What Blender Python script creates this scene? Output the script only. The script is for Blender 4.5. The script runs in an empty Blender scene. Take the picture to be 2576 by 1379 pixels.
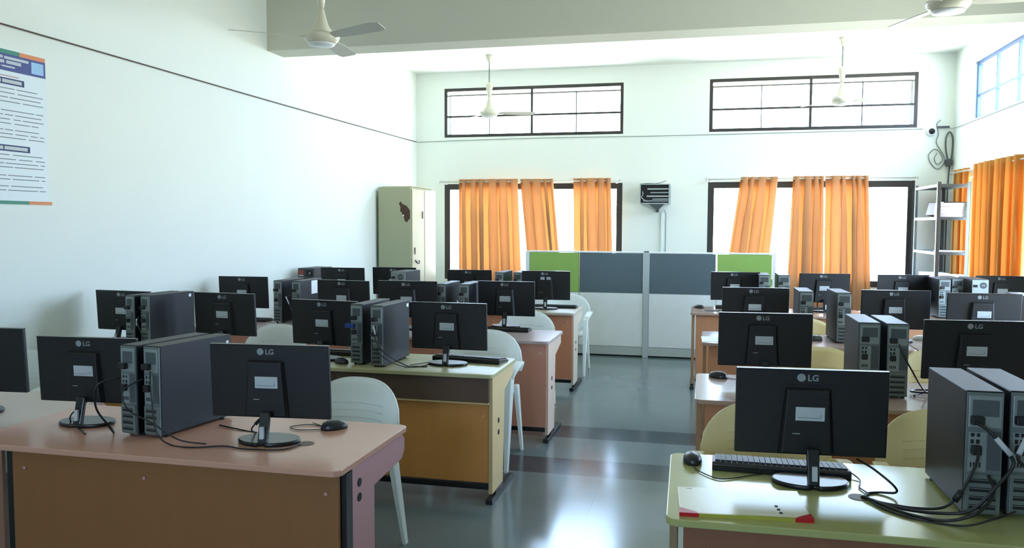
import bpy, math, random
from mathutils import Vector, Matrix
random.seed(7)
PI = math.pi
R = math.radians
COL = bpy.context.scene.collection
XL, XR, YB, YF, ZC = -4.31, 3.155, 11.8, -1.6, 3.85
DT = 0.75                       # desk top height

# ------------------------------------------------------------------ materials
def lin(h):
    h = h.lstrip('#')
    o = []
    for i in (0, 2, 4):
        c = int(h[i:i+2], 16) / 255
        o.append(c / 12.92 if c <= .04045 else ((c + .055) / 1.055) ** 2.4)
    return (*o, 1)

def mat(name, col, rough=.5, metal=0, var=.06, scale=8, bump=0, bscale=60, spec=.5, stretch=None, emis=0, coat=0):
    m = bpy.data.materials.new(name); m.use_nodes = True
    nt = m.node_tree; n = nt.nodes; l = nt.links
    b = n['Principled BSDF']
    c = lin(col) if isinstance(col, str) else col
    tc = n.new('ShaderNodeTexCoord'); mp = n.new('ShaderNodeMapping')
    l.new(tc.outputs['Object'], mp.inputs['Vector'])
    if stretch: mp.inputs['Scale'].default_value = stretch
    nz = n.new('ShaderNodeTexNoise'); nz.inputs['Scale'].default_value = scale; nz.inputs['Detail'].default_value = 4
    l.new(mp.outputs['Vector'], nz.inputs['Vector'])
    mx = n.new('ShaderNodeMix'); mx.data_type = 'RGBA'
    mx.inputs[6].default_value = tuple(x * (1 - var) for x in c[:3]) + (1,)
    mx.inputs[7].default_value = tuple(min(1, x * (1 + var)) for x in c[:3]) + (1,)
    l.new(nz.outputs['Fac'], mx.inputs[0]); l.new(mx.outputs[2], b.inputs['Base Color'])
    b.inputs['Roughness'].default_value = rough; b.inputs['Metallic'].default_value = metal
    b.inputs['Specular IOR Level'].default_value = spec
    if coat: b.inputs['Coat Weight'].default_value = coat; b.inputs['Coat Roughness'].default_value = .1
    if bump:
        n2 = n.new('ShaderNodeTexNoise'); n2.inputs['Scale'].default_value = bscale; l.new(tc.outputs['Object'], n2.inputs['Vector'])
        bp = n.new('ShaderNodeBump'); bp.inputs['Strength'].default_value = bump; bp.inputs['Distance'].default_value = .003
        l.new(n2.outputs['Fac'], bp.inputs['Height']); l.new(bp.outputs['Normal'], b.inputs['Normal'])
    return m

def cloth_mat(name, col, tcol, tr=.5):
    m = bpy.data.materials.new(name); m.use_nodes = True
    nt = m.node_tree; n = nt.nodes; l = nt.links
    n.remove(n['Principled BSDF']); out = n['Material Output']
    tc = n.new('ShaderNodeTexCoord'); wv = n.new('ShaderNodeTexNoise'); wv.inputs['Scale'].default_value = 3
    mp = n.new('ShaderNodeMapping'); mp.inputs['Scale'].default_value = (6, 6, .6)
    l.new(tc.outputs['Object'], mp.inputs['Vector']); l.new(mp.outputs['Vector'], wv.inputs['Vector'])
    def mixc(c):
        mx = n.new('ShaderNodeMix'); mx.data_type = 'RGBA'
        c = lin(c); mx.inputs[6].default_value = tuple(x * .88 for x in c[:3]) + (1,); mx.inputs[7].default_value = c
        l.new(wv.outputs['Fac'], mx.inputs[0]); return mx.outputs[2]
    d = n.new('ShaderNodeBsdfDiffuse'); t = n.new('ShaderNodeBsdfTranslucent')
    l.new(mixc(col), d.inputs['Color']); l.new(mixc(tcol), t.inputs['Color'])
    ms = n.new('ShaderNodeMixShader'); ms.inputs[0].default_value = tr
    l.new(d.outputs[0], ms.inputs[1]); l.new(t.outputs[0], ms.inputs[2]); l.new(ms.outputs[0], out.inputs['Surface'])
    return m

def glass_mat(name):
    m = bpy.data.materials.new(name); m.use_nodes = True
    nt = m.node_tree; n = nt.nodes; l = nt.links
    n.remove(n['Principled BSDF']); out = n['Material Output']
    t = n.new('ShaderNodeBsdfTransparent'); t.inputs['Color'].default_value = (.95, .975, .97, 1)
    g = n.new('ShaderNodeBsdfGlossy'); g.inputs['Roughness'].default_value = .03
    # reflectance by angle, the same from both sides of the thin pane
    ge = n.new('ShaderNodeNewGeometry'); dt = n.new('ShaderNodeVectorMath'); dt.operation = 'DOT_PRODUCT'
    l.new(ge.outputs['Normal'], dt.inputs[0]); l.new(ge.outputs['Incoming'], dt.inputs[1])
    def mth(op, a, b_=None):
        q = n.new('ShaderNodeMath'); q.operation = op; l.new(a, q.inputs[0])
        if b_ is not None: q.inputs[1].default_value = b_
        return q
    ab = mth('ABSOLUTE', dt.outputs['Value']); iv = n.new('ShaderNodeMath'); iv.operation = 'SUBTRACT'; iv.inputs[0].default_value = 1; l.new(ab.outputs[0], iv.inputs[1])
    f = mth('MULTIPLY', mth('POWER', iv.outputs[0], 5).outputs[0], .9); f = mth('ADD', f.outputs[0], .035)
    ms = n.new('ShaderNodeMixShader'); l.new(f.outputs[0], ms.inputs[0]); l.new(t.outputs[0], ms.inputs[1]); l.new(g.outputs[0], ms.inputs[2])
    l.new(ms.outputs[0], out.inputs['Surface'])
    return m

def plastic_mat(name, col, tr):
    # thin moulded plastic that lets some light through from behind
    m = mat(name, col, .38, var=.03)
    n = m.node_tree.nodes; l = m.node_tree.links; b = n['Principled BSDF']; out = n['Material Output']
    t = n.new('ShaderNodeBsdfTranslucent'); t.inputs['Color'].default_value = lin(col)
    ms = n.new('ShaderNodeMixShader'); ms.inputs[0].default_value = tr
    l.new(b.outputs[0], ms.inputs[1]); l.new(t.outputs[0], ms.inputs[2]); l.new(ms.outputs[0], out.inputs['Surface'])
    return m

def floor_mat():
    m = bpy.data.materials.new('polished_stone_floor'); m.use_nodes = True
    nt = m.node_tree; n = nt.nodes; l = nt.links; b = n['Principled BSDF']
    tc = n.new('ShaderNodeTexCoord')
    sep = n.new('ShaderNodeSeparateXYZ'); l.new(tc.outputs['Object'], sep.inputs[0])
    nz = n.new('ShaderNodeTexNoise'); nz.inputs['Scale'].default_value = 1.6; nz.inputs['Detail'].default_value = 6
    l.new(tc.outputs['Object'], nz.inputs['Vector'])
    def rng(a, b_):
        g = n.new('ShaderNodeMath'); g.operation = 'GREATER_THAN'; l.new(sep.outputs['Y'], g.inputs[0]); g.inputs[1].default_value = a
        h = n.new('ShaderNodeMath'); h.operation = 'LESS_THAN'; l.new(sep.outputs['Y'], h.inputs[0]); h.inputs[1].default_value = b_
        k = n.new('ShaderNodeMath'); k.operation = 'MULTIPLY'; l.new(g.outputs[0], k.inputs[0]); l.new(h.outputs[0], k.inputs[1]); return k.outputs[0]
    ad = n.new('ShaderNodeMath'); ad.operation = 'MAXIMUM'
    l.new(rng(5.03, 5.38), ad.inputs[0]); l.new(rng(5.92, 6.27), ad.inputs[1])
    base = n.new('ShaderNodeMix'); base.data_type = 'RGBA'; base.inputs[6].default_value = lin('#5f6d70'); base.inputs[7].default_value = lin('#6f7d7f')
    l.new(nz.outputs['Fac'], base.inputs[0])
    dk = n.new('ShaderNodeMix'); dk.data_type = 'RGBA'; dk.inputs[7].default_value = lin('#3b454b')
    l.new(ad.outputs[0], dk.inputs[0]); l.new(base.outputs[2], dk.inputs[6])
    br = n.new('ShaderNodeTexBrick'); br.offset = 0; br.inputs['Scale'].default_value = 1; br.inputs['Brick Width'].default_value = .6
    br.inputs['Row Height'].default_value = .6; br.inputs['Mortar Size'].default_value = .003
    br.inputs['Color1'].default_value = (1, 1, 1, 1); br.inputs['Color2'].default_value = (.95, .95, .95, 1); br.inputs['Mortar'].default_value = (.9, .9, .9, 1)
    l.new(tc.outputs['Object'], br.inputs['Vector'])
    ml = n.new('ShaderNodeMix'); ml.data_type = 'RGBA'; ml.blend_type = 'MULTIPLY'; ml.inputs[0].default_value = 1
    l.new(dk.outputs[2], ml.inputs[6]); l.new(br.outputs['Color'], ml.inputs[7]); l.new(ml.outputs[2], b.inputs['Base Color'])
    rr = n.new('ShaderNodeMapRange'); rr.inputs[3].default_value = .12; rr.inputs[4].default_value = .22
    l.new(nz.outputs['Fac'], rr.inputs[0]); l.new(rr.outputs[0], b.inputs['Roughness'])
    b.inputs['Specular IOR Level'].default_value = .5
    return m

M = dict(
    wall=mat('wall_paint', '#e0e5df', .75, var=.02, scale=2, spec=.25),
    ceil=mat('ceiling_paint', '#e3e6e0', .8, var=.02, scale=2, spec=.2),
    beam=mat('shaded_beam_paint', '#c9cabd', .7, var=.02, scale=2, spec=.25),  # wall paint made darker, the beam's shade put into its colour
    darkframe=mat('dark_window_frame', '#2d2926', .45),
    lightframe=mat('weathered_grille', '#8b8580', .5),
    blueframe=mat('grey_blue_frame', '#3d5c92', .45),
    glass=glass_mat('window_glass'),
    floor=floor_mat(),
    mon=mat('monitor_plastic', '#0a0b0e', .5, var=.15, bump=.15, bscale=400),
    mongl=mat('monitor_gloss_plastic', '#0e1014', .3, var=.1),
    screen=mat('monitor_screen', '#050506', .12),
    label=mat('grey_label', '#b3babd', .5, var=.08, scale=30),
    labelink=mat('label_ink', '#6c7376', .6),
    logo=mat('logo_grey', '#8b9194', .45),
    case=mat('tower_case', '#0a0d14', .48, var=.08, metal=.0, bump=.05, bscale=300, spec=.4),
    rear=mat('tower_rear_metal', '#6f7877', .42, metal=.45, var=.12, scale=20),
    psu=mat('power_supply_metal', '#8d9593', .4, metal=.4, var=.1, scale=14),
    dark=mat('dark_opening', '#0d0e10', .7),
    plug=mat('black_plug', '#111214', .5),
    front=mat('tower_front_plastic', '#2f3333', .4),
    red=mat('red_sticker', '#8c3b2a', .4), white=mat('white_paper', '#e8eaee', .6), paperw=mat('white_plastic', '#dfe3e6', .35),
    cable=mat('black_cable', '#0b0b0d', .45), cablew=mat('white_cable_tag', '#b9bcc2', .5),
    brown=mat('brown_wire', '#4b3b33', .6), greyw=mat('grey_wire', '#7d8480', .6),
    kb=mat('keyboard_body', '#101216', .35), key=mat('keyboard_keys', '#15171c', .45, var=.2, scale=40),
    mouse=mat('mouse_plastic', '#1d2023', .35), mouseg=mat('grey_mouse', '#8f969c', .3),
    black=mat('black_metal', '#151414', .45),
    chairw=plastic_mat('white_chair_plastic', '#f5f9f6', .5), chairc=plastic_mat('cream_chair_plastic', '#efe3b8', .4),
    green_cab=mat('green_painted_steel', '#a2a486', .45, var=.04), beige_cab=mat('beige_painted_steel', '#c3bfa2', .45, var=.04),
    rust=mat('rust', '#4c3528', .8, var=.3, scale=25),
    pgrey=mat('grey_fabric', '#5d6d74', .9, bump=.3, bscale=500), pgreen=mat('green_fabric', '#93b860', .9, bump=.3, bscale=500),
    pwhite=mat('white_laminate', '#eef3f2', .4), palu=mat('aluminium_trim', '#b3bcbb', .4, metal=.2), pbase=mat('partition_base', '#b9c2bf', .5),
    steel=mat('grey_painted_steel', '#5c666a', .4, metal=.3), rackg=mat('rack_grey', '#a9afb0', .4, metal=.2), rackd=mat('rack_mesh', '#7c868c', .5),
    rackbr=mat('bracket_grey', '#4a5052', .5), conduit=mat('white_conduit', '#dbe4e1', .4),
    fan=mat('cream_fan_enamel', '#d4d0bd', .3), fanb=mat('fan_blade_enamel', '#bdbdb2', .35),
    rod=mat('rod_metal', '#c9c7bf', .3, metal=.4),
    curt=cloth_mat('orange_curtain', '#cf9f76', '#d6aa7c', .42), curt2=cloth_mat('deep_orange_curtain', '#d39a55', '#dca25c', .36),
    poster=mat('poster_paper', '#d3dde2', .5, var=.01), navy=mat('poster_navy', '#25307a', .5), pg=mat('poster_green', '#1d7a5d', .5), po=mat('poster_orange', '#d07a3c', .5),
    pb=mat('poster_light_blue', '#8fb6dc', .5), ink=mat('poster_ink', '#6a6f74', .6), inkd=mat('poster_dark_ink', '#1d2a5c', .6),
    file=mat('file_cover', '#e6e2cc', .25, var=.03), filer=mat('file_red_corner', '#b3141e', .35), fileg=mat('file_gold_edge', '#a3a03c', .4),
    grom=mat('brown_grommet', '#5a4632', .5), books=mat('maroon_cover', '#4a2326', .6),
    trayp=mat('pink_laminate', '#b98b8c', .5, var=.03),
)
def lam(name, top, panel, gable, rough=.28):
    return dict(top=mat(name + '_top', top, rough, var=.04, scale=3, stretch=(1, 6, 1)), panel=mat(name + '_panel', panel, .6, var=.07, scale=4, stretch=(5, 1, .5)),
                gable=mat(name + '_gable', gable, .5, var=.03))
D_pink = lam('pink_beige', '#c4937c', '#87582c', '#b98b8c')
D_cream = lam('cream', '#b9b488', '#d9964e', '#d0b584')
D_rose = lam('rose', '#b5a2a0', '#d2937b', '#d2baa8')
D_tan = lam('tan', '#b7ac9c', '#c98662', '#c4b7a3')
D_green = lam('pale_green', '#a5a56a', '#84553a', '#8a7355', .2)
D_brown = lam('brown_beige', '#ad9180', '#bd8158', '#a37a56', .17)

# ------------------------------------------------------------------ mesh builder
class MB:
    def __init__(s): s.v = []; s.f = []; s.sm = []
    def add(s, v, f, smooth=False, mtx=None):
        o = len(s.v)
        for p in v:
            s.v.append(tuple(mtx @ Vector(p)) if mtx is not None else tuple(p))
        for q in f: s.f.append(tuple(i + o for i in q)); s.sm.append(smooth)
        return s
    def box(s, a, b, mtx=None):
        x0, y0, z0 = a; x1, y1, z1 = b
        if x0 > x1: x0, x1 = x1, x0
        if y0 > y1: y0, y1 = y1, y0
        if z0 > z1: z0, z1 = z1, z0
        v = [(x0,y0,z0),(x1,y0,z0),(x1,y1,z0),(x0,y1,z0),(x0,y0,z1),(x1,y0,z1),(x1,y1,z1),(x0,y1,z1)]
        f = [(0,3,2,1),(4,5,6,7),(0,1,5,4),(1,2,6,5),(2,3,7,6),(3,0,4,7)]
        return s.add(v, f, False, mtx)
    def cyl(s, p, q, r, r2=None, n=16, caps=True, smooth=True):
        p = Vector(p); q = Vector(q); d = (q - p); r2 = r if r2 is None else r2
        z = d.normalized(); x = z.orthogonal().normalized(); y = z.cross(x)
        v = []
        for c, rr in ((p, r), (q, r2)):
            for i in range(n):
                a = 2 * PI * i / n; v.append(tuple(c + x * rr * math.cos(a) + y * rr * math.sin(a)))
        s.add(v, [(i, (i + 1) % n, n + (i + 1) % n, n + i) for i in range(n)], smooth)
        if caps: s.add(v[:n], [tuple(range(n))[::-1]]); s.add(v[n:], [tuple(range(n))])
        return s
    def lathe(s, prof, n=28, c=(0, 0, 0), mtx=None):
        v = []; 
        for r, z in prof:
            for i in range(n):
                a = 2 * PI * i / n; v.append((c[0] + r * math.cos(a), c[1] + r * math.sin(a), c[2] + z))
        f = [(k * n + i, k * n + (i + 1) % n, (k + 1) * n + (i + 1) % n, (k + 1) * n + i) for k in range(len(prof) - 1) for i in range(n)]
        s.add(v, f, True, mtx)
        s.add(v[:n], [tuple(range(n))[::-1]], False, mtx); s.add(v[-n:], [tuple(range(n))], False, mtx)
        return s
    def prism(s, poly, h0, h1, axis='z', mtx=None, smooth=False):
        def P(a, b, c): return {'z': (a, b, c), 'y': (a, c, b), 'x': (c, a, b)}[axis]
        n = len(poly)
        v = [P(a, b, h0) for a, b in poly] + [P(a, b, h1) for a, b in poly]
        s.add(v, [tuple(range(n))[::-1], tuple(range(n, 2 * n))], False, mtx)
        return s.add(v, [(i, (i + 1) % n, n + (i + 1) % n, n + i) for i in range(n)], smooth, mtx)
    def tube(s, pts, r, n=8, sub=6, rad=None):
        P = spline(pts, sub); m = len(P)
        v = []; up = Vector((0, 0, 1)); prev = None
        for i, p in enumerate(P):
            t = (P[min(i + 1, m - 1)] - P[max(i - 1, 0)])
            t = t.normalized() if t.length > 1e-9 else Vector((1, 0, 0))
            if prev is None: x = t.orthogonal().normalized()
            else:
                x = prev - t * prev.dot(t); x = x.normalized() if x.length > 1e-6 else t.orthogonal().normalized()
            prev = x; y = t.cross(x)
            for k in range(n):
                a = 2 * PI * k / n; v.append(tuple(p + x * r * math.cos(a) + y * r * math.sin(a)))
        s.add(v, [(i * n + k, i * n + (k + 1) % n, (i + 1) * n + (k + 1) % n, (i + 1) * n + k) for i in range(m - 1) for k in range(n)], True)
        s.add(v[:n], [tuple(range(n))[::-1]]); s.add(v[-n:], [tuple(range(n))])
        return s
    def build(s, name, m, parent=None, bevel=0, seg=2, loc=(0, 0, 0), rot=None, kind=None, solid=0):
        me = bpy.data.meshes.new(name); me.from_pydata(s.v, [], s.f); me.update()
        me.polygons.foreach_set('use_smooth', s.sm)
        import bmesh
        bm = bmesh.new(); bm.from_mesh(me)
        bmesh.ops.remove_doubles(bm, verts=bm.verts, dist=1e-6)
        if not solid: bmesh.ops.recalc_face_normals(bm, faces=bm.faces)
        bm.to_mesh(me); bm.free()
        me.materials.append(m)
        o = bpy.data.objects.new(name, me); COL.objects.link(o)
        o.location = loc
        if rot is not None: o.rotation_euler = rot
        if parent is not None: o.parent = parent
        if solid:
            md = o.modifiers.new('Solidify', 'SOLIDIFY'); md.thickness = solid; md.offset = 0
        if bevel:
            md = o.modifiers.new('Bevel', 'BEVEL'); md.width = bevel; md.segments = seg; md.limit_method = 'ANGLE'; md.angle_limit = R(40)
            md.use_clamp_overlap = True
        if kind: o['kind'] = kind
        return o

def spline(pts, sub=6):
    P = [Vector(p) for p in pts]
    if len(P) < 3 or sub <= 1: return P
    out = []
    for i in range(len(P) - 1):
        p0 = P[max(i - 1, 0)]; p1 = P[i]; p2 = P[i + 1]; p3 = P[min(i + 2, len(P) - 1)]
        for k in range(sub):
            t = k / sub
            out.append(.5 * ((2 * p1) + (p2 - p0) * t + (2 * p0 - 5 * p1 + 4 * p2 - p3) * t * t + (3 * p1 - p0 - 3 * p2 + p3) * t ** 3))
    out.append(P[-1]); return out

def tag(o, label=None, cat=None, group=None, kind=None):
    if label: o['label'] = label
    if cat: o['category'] = cat
    if group: o['group'] = group
    if kind: o['kind'] = kind
    return o
def thing(name, label=None, cat=None, loc=(0, 0, 0), rz=0, group=None):
    o = bpy.data.objects.new(name, None); COL.objects.link(o); o.empty_display_size = .1
    o.location = loc; o.rotation_euler = (0, 0, rz)
    return tag(o, label, cat, group)
def copy_tree(o, parent=None):
    c = o.copy(); COL.objects.link(c); c.parent = parent
    for ch in list(o.children): copy_tree(ch, c)
    return c
def text_mesh(txt, size, name, m, parent, loc, rot, depth=.0006):
    cu = bpy.data.curves.new(name, 'FONT'); cu.body = txt; cu.size = size; cu.extrude = depth; cu.align_x = 'LEFT'; cu.align_y = 'CENTER'
    cu.offset = size * .02
    t = bpy.data.objects.new(name + '_curve', cu); COL.objects.link(t)
    bpy.context.view_layer.update()
    dg = bpy.context.evaluated_depsgraph_get()
    me = bpy.data.meshes.new_from_object(t.evaluated_get(dg)); me.name = name
    bpy.data.objects.remove(t); bpy.data.curves.remove(cu)
    me.materials.clear(); me.materials.append(m)
    o = bpy.data.objects.new(name, me); COL.objects.link(o); o.parent = parent; o.location = loc; o.rotation_euler = rot
    return o

# ------------------------------------------------------------------ room shell
def struct(name, mb, m, parent=None, **k):
    o = mb.build(name, m, parent, **k); 
    if parent is None: o['kind'] = 'structure'
    return o
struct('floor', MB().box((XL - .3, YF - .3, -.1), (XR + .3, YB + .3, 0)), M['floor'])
struct('ceiling', MB().box((XL - .3, YF - .3, ZC), (XR + .3, YB + .3, ZC + .15)), M['ceil'])
b = MB(); b.box((XL, 7.47, 3.32), (XR, 7.80, ZC + .01))
struct('trim_1', b, M['beam'])
b = MB(); b.box((XL, .2, 3.32), (XR, .53, ZC + .01)); struct('trim_2', b, M['beam'])

def wall_with_holes(name, axis, c0, c1, u0, u1, holes):
    """axis 'y': wall spans x u0..u1 between y=c0..c1 ; axis 'x': spans y"""
    b = MB()
    def bx(a0, a1, z0, z1):
        if a1 - a0 < 1e-4 or z1 - z0 < 1e-4: return
        if axis == 'y': b.box((a0, c0, z0), (a1, c1, z1))
        else: b.box((c0, a0, z0), (c1, a1, z1))
    cols = sorted(set([(h[0], h[1]) for h in holes])); u = u0
    for a0, a1 in cols:
        bx(u, a0, 0, ZC); z = 0
        for h in sorted([h for h in holes if (h[0], h[1]) == (a0, a1)], key=lambda h: h[2]):
            bx(a0, a1, z, h[2]); z = h[3]
        bx(a0, a1, z, ZC); u = a1
    bx(u, u1, 0, ZC)
    return struct(name, b, M['wall'])
TW = .23
W1 = (-3.86, -1.17); W2 = (.03, 2.71)
UP = (2.89, 3.62); LO = (.75, 2.19)
wall_with_holes('wall_back', 'y', YB, YB + TW, XL - .3, XR + .3, [(*W1, *UP), (*W1, *LO), (*W2, *UP), (*W2, *LO)])
RW = [(8.55, 11.26), (5.0, 7.15)]  # second bay lies out of view, added and sized for its light
hol = []
hol = [(*RW[0], *UP), (*RW[0], *LO), (*RW[1], *LO)]
wall_with_holes('wall_right', 'x', XR, XR + TW, YF - .3, YB + .0, hol)
struct('wall_left', MB().box((XL - .2, YF - .3, 0), (XL, YB, ZC)), M['wall'])
FILL_WIN = [(-1.7, -.6)]  # unseen window, added to brighten the faces turned to the camera
wall_with_holes('wall_front', 'y', YF - .2, YF, XL, XR, [(*w, 1.2, 2.2) for w in FILL_WIN])

wn = [0]
def window(axis, a0, a1, z0, z1, fm, fin, vb, hb, fw=.05, outer=None, depth=.05, sash_off=.0):
    """fin: coordinate of the frame's room side. vb / hb = bars"""
    wn[0] += 1
    t = thing('window_%d' % wn[0]); t['kind'] = 'structure'
    def bx(b, p0, p1, q0, q1, d0, d1):
        if axis == 'y': b.box((p0, d0, q0), (p1, d1, q1))
        else: b.box((d0, p0, q0), (d1, p1, q1))
    b = MB(); d0, d1 = fin, fin + depth
    bx(b, a0, a1, z0, z0 + fw, d0, d1); bx(b, a0, a1, z1 - fw, z1, d0, d1)
    bx(b, a0, a0 + fw, z0 + fw, z1 - fw, d0, d1); bx(b, a1 - fw, a1, z0 + fw, z1 - fw, d0, d1)
    b.build('window_frame', fm, t, bevel=.003)
    b = MB()
    for (x, w, q0, q1) in vb: bx(b, x - w / 2, x + w / 2, q0, q1, d0 + .008, d1 - .008)
    for (z, w, p0, p1) in hb: bx(b, p0, p1, z - w / 2, z + w / 2, d0 + .006, d1 - .006)
    if b.v: b.build('glazing_bars', fm, t)
    b = MB(); bx(b, a0 + fw * .6, a1 - fw * .6, z0 + fw * .6, z1 - fw * .6, d0 + depth * .45, d0 + depth * .45 + .003)
    b.build('pane', M['glass'], t)
    if outer:
        b = MB(); e0, e1 = outer; w = .022
        bx(b, a0 + .02, a1 - .02, z1 - .1, z1 - .1 + w * 1.6, e0, e1); bx(b, a0 + .02, a1 - .02, z0 + .02, z0 + .02 + w, e0, e1)
        bx(b, a0 + .02, a0 + .02 + w * 1.5, z0, z1 - .08, e0, e1); bx(b, a1 - .02 - w * 1.5, a1 - .02, z0, z1 - .08, e0, e1)
        b.build('outer_grille', M['lightframe'], t)
    return t
zm = 3.2
for (a0, a1) in (W1, W2):
    L = a1 - a0; m_ = (a0 + a1) / 2
    window('y', a0, a1, *UP, M['darkframe'], YB + .005,
           [(m_, .035, UP[0], UP[1]), (a0 + L * .26, .012, UP[0], UP[1] - .1), (a0 + L * .745, .014, UP[0], UP[1] - .1)],
           [(zm, .028, a0, a1), (UP[1] - .11, .012, a0, a1)], fw=.045, outer=(YB + .17, YB + .19))
    window('y', a0, a1, *LO, M['darkframe'], YB + .005, [(a0 + L * .5, .06, LO[0], LO[1])], [], fw=.085)
for k, (a0, a1) in enumerate(RW):
    L = a1 - a0
    if k == 0: window('x', a0, a1, *UP, M['blueframe'], XR + .1, [((a0 + a1) / 2, .035, *UP), (a0 + L * .25, .02, *UP), (a0 + L * .75, .035, *UP)], [(zm, .03, a0, a1)], fw=.045)
    window('x', a0, a1, *LO, M['darkframe'], XR + .1, [(a0 + L * .5, .06, *LO)], [], fw=.07)

for (a0, a1) in FILL_WIN: window('y', a0, a1, 1.2, 2.2, M['darkframe'], YF - .12, [((a0 + a1) / 2, .04, 1.2, 2.2)], [], fw=.05)  # added fill window behind the camera

# ------------------------------------------------------------------ desk
def desk(label, x, y, w, d, P, rz=0, apron=False, gl=.0, tray=False, group=None, holes=((.45, .4),), panel_l=.05, skid=True, gab='narrow', pz0=.11):
    """x,y = camera-side left corner of the top; panel faces the camera (-y)."""
    t = thing('computer_desk', label, 'desk', (x, y, 0), R(rz), group)
    # top with rounded corners
    r = .035; poly = []
    for cx, cy, a0 in ((w - r, r, -90), (w - r, d - r, 0), (r, d - r, 90), (r, r, 180)):
        for k in range(5): a = R(a0 + 22.5 * k); poly.append((cx + r * math.cos(a), cy + r * math.sin(a)))
    MB().prism(poly, DT - .022, DT).build('tabletop', P['top'], t, bevel=.003)
    b = MB()
    if apron:
        MB().box((panel_l + .0, .035, .58), (w - .03, .05, DT - .024)).build('apron', mat('brown_apron', '#5d4636', .6), t, bevel=.002)
        MB().box((w * .55, .028, .574), (w - .03, .052, .582)).build('apron_lip', P['gable'], t)
        b.box((panel_l + .01, .07, pz0), (w - .04, .088, .62))
    else:
        b.box((panel_l, .045, pz0), (w - .025, .063, DT - .024))
    b.build('modesty_panel', P['panel'], t, bevel=.002)
    if gab == 'narrow' and panel_l > .1:
        for xa in (panel_l - .05, w - .036): MB().box((xa, .07, .05), (xa + .03, .12, DT - .03)).build('gap_shade_post', M['black'], t)  # left a steel post, right one stands in for shade in the gap
    for s in (0, 1):
        xg = panel_l - .028 + .0 if s == 0 else w - .023
        b = MB()
        if gab == 'narrow':   # an upside-down L: leg and top bracket with a rounded end
            b.prism([(.13, .05), (.33, .05), (.33, .60), (d - .05, .62), (d - .02, .65), (d - .02, .70), (d - .05, DT - .024), (.13, DT - .024)], xg - .012, xg + .012, 'x')
        else:
            b.prism([(.055, .05), (.30, .05), (.34, .60), (d - .04, .66), (d - .04, DT - .024), (.055, DT - .024)], xg - .012, xg + .012, 'x')
        g = b.build('side_panel', P['gable'], t, bevel=.003)
        if s == 1:
            for zz in (.655, .60) if gab == 'narrow' else (.45, .38):
                MB().cyl((xg + .010, .19, zz), (xg + .0145, .19, zz), .016, n=14).build('cable_hole', M['dark'], g)
        b = MB(); b.box((xg - .02, .02, 0), (xg + .02, d - .06, .03)); b.box((xg - .015, .12, .03), (xg + .015, .3, .055))
        b.build('foot', M['black'], t, bevel=.004)
    if skid:
        MB().box((panel_l, .06, .072), (w - .03, .1, .104)).build('base_rail', M['black'], t, bevel=.003)
    for hx, hy in holes:
        MB().cyl((hx, hy, DT - .001), (hx, hy, DT + .0015), .032, n=24).build('cable_grommet', M['grom'], t)
    if tray:
        MB().box((.3, .30, .60), (w - .26, d - .04, .616)).build('keyboard_tray', P['gable'], t, bevel=.003)
    b = MB()
    for sx in (panel_l + .06, w * .5, w - .07): b.cyl((sx, .0385 if not apron else .0635, .655 if not apron else .5), (sx, .0455 if not apron else .07, .655 if not apron else .5), .006, n=10)
    b.build('screw_caps', P['gable'], t, kind=None)
    return t
GL = 'left block of computer desks'; GR = 'right block of computer desks'
desk('pinkish wood desk with brown panel, nearest and largest on the left', -2.80, 2.51, 1.60, .67, D_pink, panel_l=.21, holes=((1.32, .30),), tray=True)
desk('pale desk at the left photo edge, joined to the nearest left desk', -4.28, 2.70, 1.47, .67, lam('pale_pink', '#b9a594', '#8f6a55', '#b98b8c'), holes=((.7, .5),))
desk('cream topped desk with dark apron over ochre panel, second from camera beside the aisle', -2.745, 4.35, 1.60, .60, D_cream, apron=True, gab='full', holes=((.9, .35),), tray=True)
desk('cream desk by the left wall beneath two towers and two monitors, second row', -4.28, 4.42, 1.53, .60, D_cream, apron=True, holes=((.7, .4),))
desk('rose topped desk with pink brown panel, third from camera left of the aisle', -2.68, 5.70, 1.60, .62, D_rose, gab='full', holes=((.8, .35),), tray=True)
desk('rose topped desk against the left wall in the third row', -4.27, 5.80, 1.58, .62, D_rose, holes=((.7, .4),))
desk('tan topped desk nearest the partition on the left side of the aisle', -2.79, 7.56, 1.60, .64, D_tan, gab='full', holes=((.8, .35),))
desk('tan topped desk in front of the green steel cabinet', -4.28, 7.60, 1.48, .64, D_tan, holes=((.7, .4),))
desk('pale green glossy desk holding the file folder, front right', -.095, 2.335, 1.60, .70, D_green, rz=1.2, panel_l=.05, holes=((.585, .32),), gab='full')
desk('pale brown desk behind the front right desk with a mouse at its left corner', -.035, 3.99, 1.60, .72, D_brown, gab='full', holes=((.86, .3),))
desk('brown beige desk at the right wall side of the second right row', 1.575, 3.99, 1.55, .72, D_brown, gab='full', holes=((.7, .4),))
desk('brown beige desk with a tall silver sided tower, third right row', -.01, 5.94, 1.43, .66, D_brown, gab='full', holes=((.8, .35),), pz0=.11)
desk('brown beige desk right of the gap in the third right row', 1.43, 5.92, 1.60, .66, D_brown, gab='full', holes=((.7, .4),))
desk('brown desk nearest the partition on the right side of the aisle', -.12, 7.93, 1.60, .67, D_brown, gab='full', holes=((.8, .35),))
desk('brown desk in front of the metal shelf rack', 1.49, 7.93, 1.60, .67, D_brown, gab='full', holes=((.7, .4),))

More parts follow.
